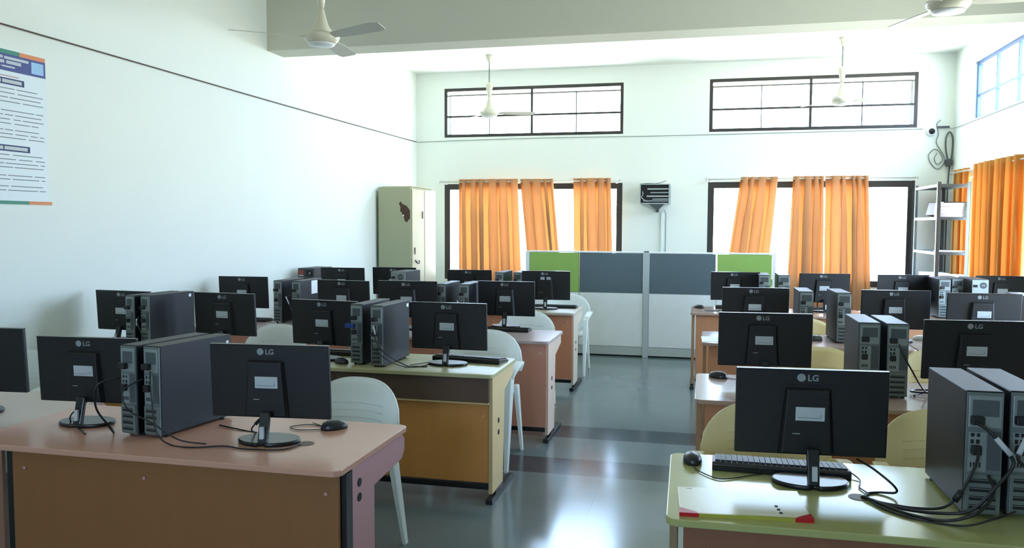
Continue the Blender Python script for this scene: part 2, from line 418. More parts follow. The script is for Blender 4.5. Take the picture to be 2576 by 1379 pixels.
# ------------------------------------------------------------------ monitor (back faces -y; origin at the base centre)
MW, MH, MTOP = .482, .288, .378
def make_monitor(two_labels=False, label_off=0):
    t = thing('computer_monitor')
    tilt = Matrix.Translation((0, .02, MTOP - MH / 2)) @ Matrix.Rotation(R(3.0), 4, 'X')
    def mm(x0, z0): return tilt
    b = MB(); b.box((-MW/2, -.009, -MH/2), (MW/2, .009, MH/2), tilt)
    h = b.build('monitor_housing', M['mon'], t, bevel=.004)
    MB().box((-MW/2 + .0015, -.0098, MH/2 - .0025), (MW/2 - .0015, .009, MH/2 + .0012), tilt).build('top_edge_strip', M['mongl'], t)
    MB().box((-MW/2 + .006, .0085, -MH/2 + .018), (MW/2 - .006, .0102, MH/2 - .006), tilt).build('screen', M['screen'], t)
    # raised electronics module on the back
    v = [(-.085,-.009,.085),(.062,-.009,.085),(.078,-.009,-MH/2+.004),(-.105,-.009,-MH/2+.004),
         (-.078,-.026,.078),(.052,-.026,.078),(.064,-.030,-MH/2+.010),(-.092,-.030,-MH/2+.010)]
    MB().add(v, [(0,1,2,3),(4,7,6,5),(0,4,5,1),(1,5,6,2),(2,6,7,3),(3,7,4,0)], False, tilt).build('rear_module', M['mon'], t, bevel=.003)
    b = MB(); lz = .0
    if two_labels:
        for lx in (-.032, .028): b.box((lx - .02, -.0285, .06), (lx + .02, -.0272, .088), tilt)
        b2 = MB()
        for lx in (-.032, .028):
            for k in range(3): b2.box((lx - .014, -.0292, .066 + k*.007), (lx + .012, -.0284, .0685 + k*.007), tilt)
    else:
        b.box((-.052, -.0305, -.022), (.040, -.0265, .024), tilt)
        b2 = MB(); b2.box((-.046, -.0312, -.012), (.026, -.0302, -.0105), tilt); b2.box((.026, -.0312, -.012), (.028, -.0302, .0), tilt)
    lb = b.build('rating_label', M['label'], t, bevel=.0015); b2.build('label_print', M['labelink'], lb)
    MB().box((-.06, -.0312, -.067), (-.036, -.0285, -.0652), tilt).build('lock_slot', M['label'], t)
    MB().box((-.085, -.0095, .092), (.085, -.0088, .0945), tilt).build('seam_line', M['mongl'], t)
    # brand mark: disc and letters
    b = MB(); c = tilt @ Vector((-.034, -.0098, .118)); nrm = (tilt.to_3x3() @ Vector((0, -1, 0)))
    b.cyl(c, c + nrm * .0014, .0135, n=24); b.build('brand_disc', M['logo'], t)
    text_mesh('LG', .029, 'brand_letters', M['logo'], t, tilt @ Vector((-.0145, -.0102, .1165)), (R(90 + 3), 0, 0))
    # neck
    v = []
    for (x, y, z) in ((.020, -.030, .125), (.018, -.058, .012)):
        for sx, sy in ((-1, -1), (1, -1), (1, 1), (-1, 1)): v.append((sx * x, y + sy * (.010 if z > .1 else .013), z))
    MB().add(v, [(0,3,2,1),(4,5,6,7),(0,1,5,4),(1,2,6,5),(2,3,7,6),(3,0,4,7)]).build('neck', M['mongl'], t, bevel=.004)
    nt_ = MB(); nt_.add([(-.007,-.0716,.075),(.009,-.0716,.075),(.009,-.0765,.03),(-.007,-.0765,.03),(-.007,-.0606,.075),(.009,-.0606,.075),(.009,-.0655,.03),(-.007,-.0655,.03)],
        [(0,1,2,3),(7,6,5,4),(0,4,5,1),(1,5,6,2),(2,6,7,3),(3,7,4,0)]).build('serial_tag', M['label'], t)
    # base plate: oval dish with a notch in front of the neck
    poly = []
    for k in range(40):
        a = 2 * PI * k / 40; x = .122 * math.cos(a); y = .085 * math.sin(a)
        if abs(x) < .016 and y < 0: y += .016
        poly.append((x, y))
    MB().prism(poly, .0, .016, smooth=True).build('base', M['mongl'], t, bevel=.005, seg=3)
    return t
proto = make_monitor(); proto2 = make_monitor(two_labels=True)
used = {}
GM = 'monitors with their backs to the camera'
def put_monitor(label, x, y, yaw, pr=None, s=1.0):
    pr = pr or proto
    o = pr if id(pr) not in used else copy_tree(pr)
    used[id(pr)] = 1
    o.location = (x, y, DT); o.rotation_euler = (0, 0, R(yaw)); o.scale = (s, s, s)
    return tag(o, label, 'monitor', GM)
MON = [
 ('black monitor with clear logo between the tower pair and the white chair, nearest left desk', -1.63, 2.80, 6, 1),
 ('black monitor left of the tower pair on the nearest left desk', -2.52, 2.87, 4, .965),
 ('black monitor cut off by the left photo edge', -3.155, 2.93, 5, 1),
 ('black monitor by the left wall in the second row, partly behind dark towers', -3.97, 4.88, -4, .97),
 ('black monitor between the second row towers and the white chair back', -3.14, 4.83, -4, .99),
 ('black monitor just left of two upright towers on the cream topped desk', -2.295, 4.60, -6, .975),
 ('black monitor above a keyboard at the aisle end of the cream topped desk', -1.49, 4.62, 0, .985),
 ('black monitor nearest the left wall in the third row, white cable tag on it', -3.99, 6.44, 3, .975),
 ('black monitor right of the tower with a white paper label, third row', -2.88, 6.12, -6, 1),
 ('black monitor in third row seen above the upright tower pair on the cream desk', -2.31, 6.10, 3, 1.02),
 ('black monitor at the aisle end of the rose topped desk', -1.58, 6.44, 0, .99),
 ('dark monitor right of the front facing tower with a red sticker, farthest left row', -3.70, 7.86, 3, 1),
 ('dark monitor directly in front of the green cabinet', -3.20, 8.06, 3, 1.0),
 ('dark monitor low in front of the left curtained window', -2.37, 8.06, 4, .97),
 ('black monitor against the green partition end, a label on each side of its ridge', -1.53, 7.90, 5, 1),
 ('largest black monitor, above the keyboard and file on the front right desk', .350, 2.775, 4, .995),
 ('black monitor behind the front right tower pair, right edge of photo', 1.30, 4.33, 5, 1.02),
 ('black monitor directly behind the largest one, second right row', .322, 4.48, 4, 1),
 ('black monitor third from camera beside the aisle, right block', .376, 6.27, 4, 1),
 ('black monitor right of the silver topped tower pair, third right row', 1.36, 6.35, 5, .99),
 ('black monitor at the right photo edge, third right row', 1.89, 6.18, 5, 1),
 ('farthest black monitor beside the aisle, in front of the grey partition end', .305, 8.38, 4, .985),
 ('black monitor in front of the long orange curtain of the right window', 1.145, 8.37, 5, .985),
 ('black monitor below the right window frame, left of the shelf rack', 1.87, 8.45, 5, .975),
 ('black monitor in front of the right wall curtain, at the photo edge', 2.74, 8.48, 5, .985),
]
for i, (lb, x, y, yw, s) in enumerate(MON):
    put_monitor(lb, x, y, yw, proto2 if i == 14 else None, s)

# ------------------------------------------------------------------ tower PC (rear faces -y, origin at base centre of the rear face)
def make_tower(W, front=False, D=.40, H=.365):
    t = thing('desktop_tower')
    h = W / 2
    b = MB(); b.box((-h, .006, .010), (h, D, H)); b.build('case', M['case'], t, bevel=.003)
    b = MB()
    for sx in (-h + .012, h - .012):
        for y in (.04, D - .05): b.cyl((sx, y, 0), (sx, y, .012), .009, n=10)
    b.build('rubber_feet', M['plug'], t)
    rp = MB().box((-h + .002, 0, .012), (h - .002, .008, H - .004)).build('rear_panel', M['rear'], t, bevel=.001)
    # power supply at the top
    z1 = H - .012; z0 = H - .105
    b = MB(); b.box((-h + .006, -.003, z0), (h - .006, .003, z1)); ps = b.build('power_supply', M['psu'], t, bevel=.003)
    MB().box((-h + .016, -.0036, z0 + .034), (h - .014, -.0028, z1 - .012)).build('power_supply_vent', M['rackbr'], ps)
    pl = MB().box((-h + .010, -.024, z0 + .012), (-h + .044, -.003, z0 + .036)).build('power_plug', M['plug'], t, bevel=.003)
    # io shield
    io = MB().box((-h + .008, -.002, .135), (h * .12, .002, z0 - .012)).build('port_plate', M['psu'], t)
    b = MB()
    for k, (dx, dz, w_, h_) in enumerate(((.004, .100, .012, .010), (.020, .100, .010, .010), (.004, .080, .010, .012), (.018, .080, .012, .012), (.004, .055, .026, .010), (.004, .012, .005, .014), (.012, .012, .005, .014), (.020, .012, .005, .014), (.028, .012, .005, .014))):
        b.box((-h + .010 + dx, -.0032, .135 + dz), (-h + .010 + dx + w_ * W / .1 * .8, -.0018, .135 + dz + h_))
    b.build('ports', M['dark'], io)
    MB().box((-h + .014, -.020, .185), (-h + .040, -.003, .212)).build('video_plug', M['plug'], t, bevel=.003)
    MB().box((h * .18, -.0008, .14), (h - .006, .004, z0 - .008)).build('recessed_vent', M['rackbr'], t)
    # slot covers
    fr = MB(); fr.box((-h + .004, -.006, .018), (h - .004, .002, .128)); sc = fr.build('slot_bay', M['rear'], t, bevel=.002)
    for k in range(4):
        z = .028 + k * .025
        MB().box((-h + .014, -.0072, z), (h - .016, -.0058, z + .0075)).build('slot', M['dark'], sc)
        MB().box((-h + .014, -.0072, z + .0105), (h - .016, -.0058, z + .0125)).build('slot', M['dark'], sc)
    return t
def make_front_tower(W, kind, D=.40, H=.365):
    t = thing('desktop_tower'); h = W / 2
    MB().box((-h, .012, .010), (h, D, H)).build('case', M['case'], t, bevel=.003)
    b = MB()
    for sx in (-h + .014, h - .014):
        for y in (.04, D - .05): b.cyl((sx, y, 0), (sx, y, .012), .009, n=10)
    b.build('rubber_feet', M['plug'], t)
    MB().box((-h + .002, 0, .012), (h - .002, .014, H - .004)).build('front_panel', M['front'] if kind == 'red' else M['psu'], t, bevel=.004)
    if kind == 'red':
        s = MB().box((-h + .012, -.002, H - .085), (-h + .070, .001, H - .02)).build('red_sticker', M['red'], t)
        MB().box((-h + .014, -.0028, H - .083), (-h + .068, -.0018, H - .072)).build('sticker_text_band', M['label'], s)
        b = MB(); b.box((h*.1, -.0012, H - .085), (h*.9, .001, H - .02)); lg = b.build('badge', M['dark'], t)
        b = MB(); x = h * .42; z = H - .055
        b.box((x, -.003, z - .013), (x + .004, -.001, z + .013)); b.box((x, -.003, z + .009), (x + .018, -.001, z + .013)); b.box((x, -.003, z - .002), (x + .018, -.001, z + .002)); b.box((x + .015, -.003, z - .002), (x + .019, -.001, z + .011))
        b.build('badge_mark', M['label'], lg)
    else:
        MB().cyl((h * .35, -.003, H - .055), (h * .35, .001, H - .055), .03, n=8).build('round_badge', M['rackbr'], t)
        b = MB(); b.box((h*.35 - .014, -.0042, H - .058), (h*.35 + .014, -.0028, H - .052)); b.build('badge_mark', M['label'], t)
        MB().box((-h + .010, -.002, H - .072), (-h + .048, .001, H - .05)).build('drive_slot', M['dark'], t)
    b = MB(); b.box((-h + .012, -.001, .2), (h - .012, .001, .235)); b.box((-h + .012, -.001, .15), (h - .012, .001, .19)); b.build('drive_bay', M['dark'], t)
    return t
TP = {}
def put_tower(label, x, y, yaw, W=.1, H=None, tagpos=None):
    key = W
    if key not in TP: TP[key] = make_tower(W); o = TP[key]
    else: o = copy_tree(TP[key])
    o.location = (x, y, DT); o.rotation_euler = (0, 0, R(yaw)); o.scale = (1, 1, H or 1)
    return tag(o, label, 'computer tower', 'desktop towers seen from behind')
TW_ = [
 ('left tower of the dark pair on the nearest left desk, its cables hanging', -2.205, 2.735, -9, .082, 1),
 ('right tower of the pair on the nearest left desk, long dark side showing', -2.100, 2.735, -9, .082, 1),
 ('left tower of the upright pair on the cream topped desk, blue plug', -2.015, 4.47, -2, .08, 1),
 ('right tower of the upright pair on the cream topped desk, cables to the keyboard', -1.865, 4.42, -2, .08, 1),
 ('left tower of the second row pair near the left wall', -3.70, 4.62, -9, .078, 1),
 ('right tower of the second row wall side pair, white dot at its top', -3.60, 4.64, -9, .078, 1),
 ('left tower of the third row pair, tall slotted rear beside the wall side monitor', -3.50, 6.18, 0, .08, .99),
 ('third row tower carrying a white paper label on its right side', -3.325, 6.17, 0, .078, .99),
 ('left tower of the pair behind the aisle end monitor of the cream topped desk', -2.06, 6.20, 0, .08, .99),
 ('right tower of the pair left of the rose topped desk monitor, white cable tag', -1.875, 6.22, 0, .085, .99),
 ('left small tower between the two farthest left monitors by the curtain', -2.01, 7.90, 0, .09, .98),
 ('right small tower touching the partition side monitor, farthest left row', -1.83, 7.94, 0, .09, .98),
 ('largest tower, front right desk, white tagged cable leading right', .795, 2.56, 0.5, .100, 1.02),
 ('tower cut by the right photo edge beside the largest tower', .920, 2.585, 0.5, .104, 1.02),
 ('left silver topped tower of the pair in the second right row', .800, 4.27, 0.5, .1, 1.01),
 ('right silver topped tower of the second right row pair, cables dropping to the desk', .925, 4.25, 0.5, .1, 1.01),
 ('small tower between two monitors, left of the tall slotted one, third right row', .725, 6.19, 0, .1, 1),
 ('tall grey sided tower alone on the third right row desk', .975, 6.15, 2, .1, 1.0),
 ('grey tower sliver at the right photo edge, third right row', 2.21, 6.22, 0, .1, .99),
 ('tower with a green reflection beside the farthest aisle monitor', .57, 8.22, 0, .105, .985),
 ('second farthest tower left of the long orange curtain', .755, 8.24, 0, .11, .985),
 ('pale tower with slotted rear below the papers of the shelf rack', 2.13, 8.06, 0, .1, .985),
 ('pale tower behind and right of the slotted one below the shelf rack', 2.275, 8.20, 0, .1, .985),
]
towers = [put_tower(*a) for a in TW_]
o = make_front_tower(.19, 'red'); o.location = (-4.12, 7.86, DT); o.rotation_euler = (0, 0, R(-3)); tag(o, 'front facing tower with a red sticker and letter badge by the left wall', 'computer tower')
o = make_front_tower(.16, 'round', D=.37); o.location = (-2.98, 7.61, DT); o.rotation_euler = (0, 0, R(-4)); tag(o, 'front facing tower with round badge below the green cabinet', 'computer tower')
o = make_front_tower(.14, 'round'); o.location = (2.41, 8.02, DT); o.rotation_euler = (0, 0, R(0)); tag(o, 'dark front facing tower beside the two pale towers, far right', 'computer tower')
# individual marks on towers
def side_mark(tw, x, y0, y1, z0, z1, name, m, lbl=None):
    b = MB().box((x, y0, z0), (x + .0012, y1, z1)).build(name, m, tw)
    if lbl: b['label'] = lbl
side_mark(towers[7], .0385, .20, .31, .24, .355, 'paper_label', M['white'], 'white paper label')
side_mark(towers[1], .0408, .37, .385, .325, .34, 'round_sticker', M['white'])
side_mark(towers[5], .0385, .35, .37, .33, .35, 'round_sticker', M['white'])
side_mark(towers[3], .0398, .355, .385, .325, .345, 'white_sticker', M['white'])

bp = MB().box((-.062, -.032, .225), (-.005, -.004, .25)).build('display_plug', mat('blue_plug', '#1e3f86', .45), towers[2], bevel=.003); bp['label'] = 'blue display plug'

# ------------------------------------------------------------------ chairs
def make_chair(m):
    t = thing('plastic_armchair')
    # backrest shell
    N, K = 24, 12; v = []; f = []
    for j in range(K + 1):
        q = j / K
        for i in range(N + 1):
            u = -1 + 2 * i / N; a = abs(u)
            zt = .60 + .225 * math.sqrt(max(0, 1 - a ** 2.6))
            zb = .43 + .155 * max(0, a - .62) / .38
            x = (.25 + .025 * q) * u
            z = zb + (zt - zb) * q
            y = .215 + .08 * (z - .43) / .4 - .085 * a ** 2.2
            v.append((x, y, z))
    for j in range(K):
        for i in range(N):
            f.append((j*(N+1)+i, j*(N+1)+i+1, (j+1)*(N+1)+i+1, (j+1)*(N+1)+i))
    sh = MB().add(v, f, True).build('backrest', m, t, solid=.012)
    for k in range(6):
        zz = .52 + k * .035; w = .15 + .0 * k
        pts = []
        for i in range(9):
            x = -w + 2 * w * i / 8; a = abs(x) / .25
            pts.append((x, .215 + .08 * (zz - .43) / .4 - .085 * a ** 2.2 - .0065, zz + .006 * math.cos(x * 9)))
        MB().tube(pts, .0022, n=6, sub=1).build('back_rib', m, sh)
    # seat
    v = []; f = []
    for j in range(9):
        q = j / 8
        for i in range(13):
            u = -1 + 2 * i / 12
            w = .235 - .02 * q
            v.append((w * u, -.22 + .44 * q, .44 - .018 * (1 - u * u) - .012 * math.sin(q * PI) - (.02 if j == 0 else 0)))
    for j in range(8):
        for i in range(12): f.append((j*13+i, j*13+i+1, (j+1)*13+i+1, (j+1)*13+i))
    MB().add(v, f, True).build('seat', m, t, solid=.014)
    for s in (-1, 1):
        # armrest: flattened strip swept forward from the shell
        path = spline([(s*.243, .150, .575), (s*.268, .11, .625), (s*.285, .03, .652), (s*.290, -.08, .648), (s*.283, -.19, .625), (s*.272, -.225, .585)], 5)
        v = []; f = []
        for i, p in enumerate(path):
            t_ = (path[min(i+1, len(path)-1)] - path[max(i-1, 0)]).normalized()
            sx = Vector((1, 0, 0)); nx = t_.cross(sx).normalized(); w = .028
            for (a, b_) in ((-1, -.5), (1, -.5), (1, .5), (-1, .5)): v.append(p + sx * a * w + nx * b_ * .014)
        n_ = len(path)
        for i in range(n_ - 1):
            for k in range(4): f.append((i*4+k, i*4+(k+1)%4, (i+1)*4+(k+1)%4, (i+1)*4+k))
        f += [(0,3,2,1), ((n_-1)*4, (n_-1)*4+1, (n_-1)*4+2, (n_-1)*4+3)]
        MB().add(v, f, False).build('armrest', m, t, bevel=.004, seg=2)
        # legs
        def leg(top, bot, w0, w1):
            v = []
            for (c, w) in ((top, w0), (bot, w1)):
                for (a, b_) in ((-1,-1),(1,-1),(1,1),(-1,1)): v.append((c[0] + a * w * .5, c[1] + b_ * w, c[2]))
            MB().add(v, [(0,1,2,3),(7,6,5,4),(0,4,5,1),(1,5,6,2),(2,6,7,3),(3,7,4,0)]).build('leg', m, t, bevel=.005)
        leg((s*.270, -.20, .60), (s*.262, -.235, 0), .048, .022)
        leg((s*.225, .19, .47), (s*.245, .285, 0), .032, .018)
    return t
cw = make_chair(M['chairw']); cc = make_chair(M['chairc']); first = {}
def chair(label, x, y, rz, pr, g, s=1):
    o = pr if pr not in first else copy_tree(pr); first[pr] = 1
    o.location = (x, y, 0); o.rotation_euler = (0, 0, R(rz)); o.scale = (s, s, s)
    return tag(o, label, 'chair', g)
CHW, CHC = 'white plastic chairs left of the aisle', 'cream plastic chairs right of the aisle'
for a in [
 ('white plastic armchair behind the nearest left desk', -1.70, 3.47, -6, cw, CHW),
 ('white plastic chair at the left wall behind the cut off monitor', -3.93, 3.78, 10, cw, CHW),
 ('white plastic chair back behind the second row towers, seen between two monitors', -3.17, 5.36, 0, cw, CHW, .99),
 ('white plastic armchair at the aisle end of the cream topped desk', -1.485, 5.22, 0, cw, CHW, 1.03),
 ('white plastic chair at the rose topped desk, mostly behind its monitor', -1.52, 6.74, 0, cw, CHW),
 ('white plastic chair farthest down the left side, in front of the partition', -1.47, 8.60, 0, cw, CHW, 1),
 ('cream plastic chair hidden behind the largest monitor', .27, 3.38, 2, cc, CHC),
 ('cream plastic chair between the largest monitor and the largest tower', .98, 3.40, 2, cc, CHC),
 ('cream plastic chair behind the second right row, left of the silver topped towers', .72, 5.14, 0, cc, CHC),
 ('cream plastic chair right of the silver topped towers in the second right row', 1.42, 5.20, 0, cc, CHC),
 ('cream plastic chair sliver at the right photo edge, second right row', 2.07, 5.15, 0, cc, CHC),
 ('cream plastic chair in the third right row beside the small tower', .84, 7.02, 0, cc, CHC, .97),
]: chair(*a)

# ------------------------------------------------------------------ keyboards, mice
def make_keyboard():
    t = thing('keyboard')
    prof = [(-.078, 0), (.072, 0), (.078, .006), (.074, .012), (-.070, .030), (-.080, .024)]   # high edge towards the camera
    MB().prism(prof, -.225, .225, 'x').build('keyboard_body', M['kb'], t, bevel=.003)
    b = MB()
    def surf(y): return .030 + (y + .070) * (-.018 / .144)
    for r in range(6):
        y = -.056 + r * .0205
        x = -.215
        while x < .21:
            if -.215 + .0 <= x and not (.072 < x < .078) and not (.128 < x < .134):
                w = .0165
                if r == 5 and -.10 < x < .0: w = .0165 * 1
                z = surf(y)
                b.box((x, y, z - .002), (x + w, y + .0165, z + .006))
            x += .0188
    b.build('keys', M['key'], t)
    return t
kb0 = make_keyboard(); kf = []
def keyboard(label, x, y, rz=0, z=DT, m=None):
    o = kb0 if not kf else copy_tree(kb0); kf.append(1)
    o.location = (x, y, z); o.rotation_euler = (0, 0, R(rz)); return tag(o, label, 'keyboard', 'black keyboards behind the monitors')
for a in [
 ('black keyboard behind the base of the largest monitor', .265, 2.915, -1), ('black keyboard under the monitor at the aisle end of the cream topped desk', -1.40, 4.79, -8),
 ('black keyboard on the aisle end of the rose topped desk', -1.55, 6.19 + .02, 0), ('black keyboard behind the monitor nearest the partition, left side', -1.47, 8.08, 0),
 ('black keyboard left of the upright tower pair on the cream topped desk', -2.30, 4.83, 0), ('black keyboard in the second row by the left wall', -3.86, 4.95, 0),
 ('black keyboard beside the farthest aisle monitor on the right', .34, 8.50 - .02, 0), ('black keyboard in front of the long orange curtain', 1.10, 8.52, 0),
 ('black keyboard left of the third row tower pair near the left wall', -3.86, 6.33 - .05, 0)]: 
    keyboard(*a)
def make_mouse(m):
    t = thing('computer_mouse')
    v = []; f = []; N = 20
    rings = [(0, 1.0, .0), (.008, 1.03, 0), (.018, .98, .0), (.028, .80, -.004), (.034, .5, -.006), (.0365, .15, -.008)]
    for (z, s, dy) in rings:
        for i in range(N):
            a = 2 * PI * i / N; x = .032 * s * math.cos(a); y = .055 * s * math.sin(a) + dy
            x *= 1 - .12 * math.sin(a)
            v.append((x, y, z))
    for k in range(len(rings) - 1):
        for i in range(N): f.append((k*N+i, k*N+(i+1)%N, (k+1)*N+(i+1)%N, (k+1)*N+i))
    f.append(tuple(range(N))[::-1]); f.append(tuple(range((len(rings)-1)*N, len(rings)*N)))
    MB().add(v, f, True).build('mouse_body', m, t)
    MB().cyl((-.003, -.028, .0295), (.003, -.028, .0295), .006, n=12).build('scroll_wheel', M['dark'], t)
    return t
m0 = make_mouse(M['mouse']); mf = []
def mouse(label, x, y, rz, m=None):
    if m: o = make_mouse(m)
    else: o = m0 if not mf else copy_tree(m0); mf.append(1)
    o.location = (x, y, DT); o.rotation_euler = (0, 0, R(rz)); return tag(o, label, 'mouse')
mouse('black mouse right of the nearest left monitor', -1.475, 3.045, -50)
mouse('dark grey mouse at the left end of the front right desk', -.030, 2.93, 8)
mouse('black mouse on the pale corner of the second right desk', .085, 4.60, 60)
mouse('black mouse on the farthest right desk by the aisle', -.045, 8.40, 60)
mouse('grey mouse beside the tall grey sided tower', .80, 6.30, 70, M['mouseg'])
mouse('white mouse on the third right row desk left of the photo edge monitor', 1.565, 6.49, 60, M['paperw'])
mouse('black mouse next to the upright towers on the cream topped desk', -2.13, 4.50, 60)

# ------------------------------------------------------------------ cables
def cable(name, label, pts, r=.0028, m=None, cat='cable', parts=()):
    o = MB().tube(pts, r, n=8, sub=8).build(name, m or M['cable']); tag(o, label, cat)
    for (p, q, rr, mm_, nm, lb) in parts:
        c = MB().cyl(p, q, rr, n=10).build(nm, mm_, o); 
        if lb: c['label'] = lb
    return o
z_ = DT + .004
cable('monitor_cable', 'black cable lying from the tower pair to the base of the nearest left monitor', [(-2.09, 2.715, 1.02), (-2.06, 2.68, .93), (-2.03, 2.665, .80), (-1.97, 2.66, z_), (-1.86, 2.645, z_), (-1.76, 2.69, z_), (-1.66, 2.675, z_), (-1.52, 2.70, z_), (-1.49, 2.79, z_)], .003)
cable('power_cable', 'black cable sagging across the rear of the nearest left towers', [(-2.12, 2.71, .99), (-2.17, 2.66, .95), (-2.14, 2.65, .88), (-2.02, 2.63, .84), (-1.93, 2.66, .775), (-1.84, 2.70, z_)], .003)
cable('power_cable', 'black cable looping left of the nearest left towers down to the desk', [(-2.225, 2.71, .99), (-2.275, 2.65, .97), (-2.295, 2.66, .88), (-2.275, 2.70, .80), (-2.30, 2.76, z_), (-2.40, 2.86, z_)], .004)
cable('mouse_cable', 'thin black mouse cable curling on the nearest left desk', [(-1.515, 3.01, z_), (-1.56, 2.99, z_), (-1.61, 2.98, z_), (-1.66, 3.02, z_), (-1.60, 3.07, z_), (-1.54, 3.06, z_ + .0), (-1.60, 3.10, z_)], .0018)
cable('monitor_cable', 'black cable behind the nearest left monitor running left', [(-1.66, 2.84, .86), (-1.70, 2.79, .80), (-1.745, 2.90, z_), (-1.85, 2.93, z_), (-1.96, 2.97, z_)], .003, parts=[((-1.668, 2.828, .845), (-1.69, 2.80, .815), .007, M['plug'], 'cable_core', None)])
cable('monitor_cable', 'black cable hanging from the left monitor of the nearest left desk', [(-2.49, 2.90, .87), (-2.53, 2.80, .81), (-2.57, 2.84, z_), (-2.47, 2.77, z_), (-2.39, 2.71, z_)], .003)
# second row left
cable('power_cable', 'black cables from the right upright tower down to the cream topped desk', [(-1.865, 4.40, .99), (-1.85, 4.36, .93), (-1.78, 4.34, .85), (-1.69, 4.43, .77), (-1.65, 4.49, z_), (-1.58, 4.50, z_)], .0035,
      parts=[((-1.872, 4.385, 1.00), (-1.850, 4.36, .955), .005, M['cablew'], 'cable_tag', 'white cable tag')])
cable('monitor_cable', 'second thin cable falling beside the upright tower onto the cream topped desk', [(-1.885, 4.40, .92), (-1.86, 4.35, .88), (-1.77, 4.35, .81), (-1.70, 4.46, z_), (-1.62, 4.50, z_), (-1.60, 4.62, z_)], .003)
cable('keyboard_cable', 'cable running behind the aisle end monitor of the cream topped desk', [(-1.70, 4.53, z_), (-1.65, 4.60, z_), (-1.60, 4.70, z_), (-1.62, 4.78, z_ + .004)], .0022)
cable('power_cable', 'dark cable with white tag on the second row tower pair near the wall', [(-3.62, 4.62, .985), (-3.60, 4.56, .95), (-3.56, 4.54, .89), (-3.53, 4.55, .82), (-3.50, 4.58, z_)], .0035,
      parts=[((-3.612, 4.572, .965), (-3.592, 4.545, .925), .005, M['cablew'], 'cable_tag', 'white cable tag')])
for (x, y, s, lb) in ((-3.36, 6.15, 1, 'cable with white tag on the third row tower with paper label'), (-1.89, 6.20, 1, 'cable with white tag on the tower left of the rose topped desk monitor')):
    cable('power_cable', lb, [(x, y, .99), (x - .02, y - .05, .98), (x + .01, y - .06, .93), (x + .04, y - .05, .84), (x + .05, y - .03, z_)], .0035,
          parts=[((x - .018, y - .055, .985), (x + .014, y - .062, .925), .005, M['cablew'], 'cable_tag', 'white cable tag')])
# front right bundle (grommet at about .487, 2.663)
G = (.489, 2.665)
cable('power_cable', 'black cable from the largest tower with a molded knot, front right', [(.775, 2.54, .955), (.765, 2.515, .93), (.745, 2.50, .89), (.715, 2.50, .83), (.68, 2.51, .79), (.62, 2.56, .765), (.54, 2.62, z_), (G[0], G[1], z_)], .0042,
      parts=[((.722, 2.498, .845), (.706, 2.50, .815), .010, M['plug'], 'molded_knot', None)])
cable('power_cable', 'thick black cable from the largest tower with a white tag leading left', [(.765, 2.54, 1.035), (.79, 2.50, 1.02), (.835, 2.485, .965), (.845, 2.48, .93), (.80, 2.47, .87), (.74, 2.47, .80), (.66, 2.50, .775), (.57, 2.58, z_ + .002), (.50, 2.65, z_ + .002)], .005,
      parts=[((.803, 2.489, 1.005), (.838, 2.477, .962), .0075, M['cablew'], 'cable_tag', 'white cable tag')])
cable('power_cable', 'black cable crossing to the edge tower with white tag, front right', [(.905, 2.56, 1.035), (.89, 2.51, 1.02), (.865, 2.49, .975), (.862, 2.485, .945), (.90, 2.48, .915), (.95, 2.48, .875), (1.0, 2.47, .84)], .005,
      parts=[((.885, 2.500, 1.012), (.858, 2.480, .965), .0075, M['cablew'], 'cable_tag', 'white cable tag')])
cable('power_cable', 'black cable of the bundle lying just above the desk, front right', [(.80, 2.53, .885), (.80, 2.48, .85), (.75, 2.45, .80), (.68, 2.47, .765), (.60, 2.52, z_ + .003), (.53, 2.60, z_ + .003), (.495, 2.66, z_ + .003)], .0045)
cable('monitor_cable', 'thin low cable along the front of the largest tower', [(.86, 2.49, .80), (.80, 2.46, .785), (.72, 2.47, z_), (.60, 2.50, z_), (.53, 2.57, z_), (.51, 2.64, z_)], .003)
cable('monitor_cable', 'black loop of cable right of the largest monitor base', [(.49, 2.76, .845), (.53, 2.72, .83), (.585, 2.69, .79), (.595, 2.70, z_ + .01), (.55, 2.72, z_), (.51, 2.70, z_), (.50, 2.665, z_)], .0038)
cable('keyboard_cable', 'thin cable from the keyboard end to the grommet, front right desk', [(.49, 2.90, z_ + .01), (.515, 2.84, z_), (.50, 2.76, z_), (.515, 2.70, z_), (.495, 2.67, z_)], .0022)
cable('mouse_cable', 'thin mouse cable curving over the front right desk', [(-.022, 2.872, z_), (-.01, 2.82, z_), (.05, 2.745, z_), (.10, 2.755, z_), (.16, 2.80, z_), (.20, 2.825, z_ + .0)], .002)
cable('power_cable', 'black cable dropping from the right silver topped tower to the desk', [(.925, 4.225, 1.02), (.935, 4.19, .98), (.98, 4.20, .90), (1.05, 4.28, .80), (1.12, 4.40, z_), (1.25, 4.45, z_)], .004)
cable('power_cable', 'black coil of cables on the second right desk behind the large tower', [(1.02, 4.32, z_), (1.08, 4.37, z_ + .01), (1.17, 4.34, z_ + .01), (1.16, 4.42, z_ + .012), (1.06, 4.44, z_ + .01), (1.02, 4.36, z_ + .014), (1.12, 4.31, z_ + .02), (1.22, 4.36, z_)], .0045)
cable('mouse_cable', 'cable of the black mouse on the pale second right desk', [(.125, 4.58, z_), (.17, 4.56, z_), (.22, 4.585, z_)], .002)

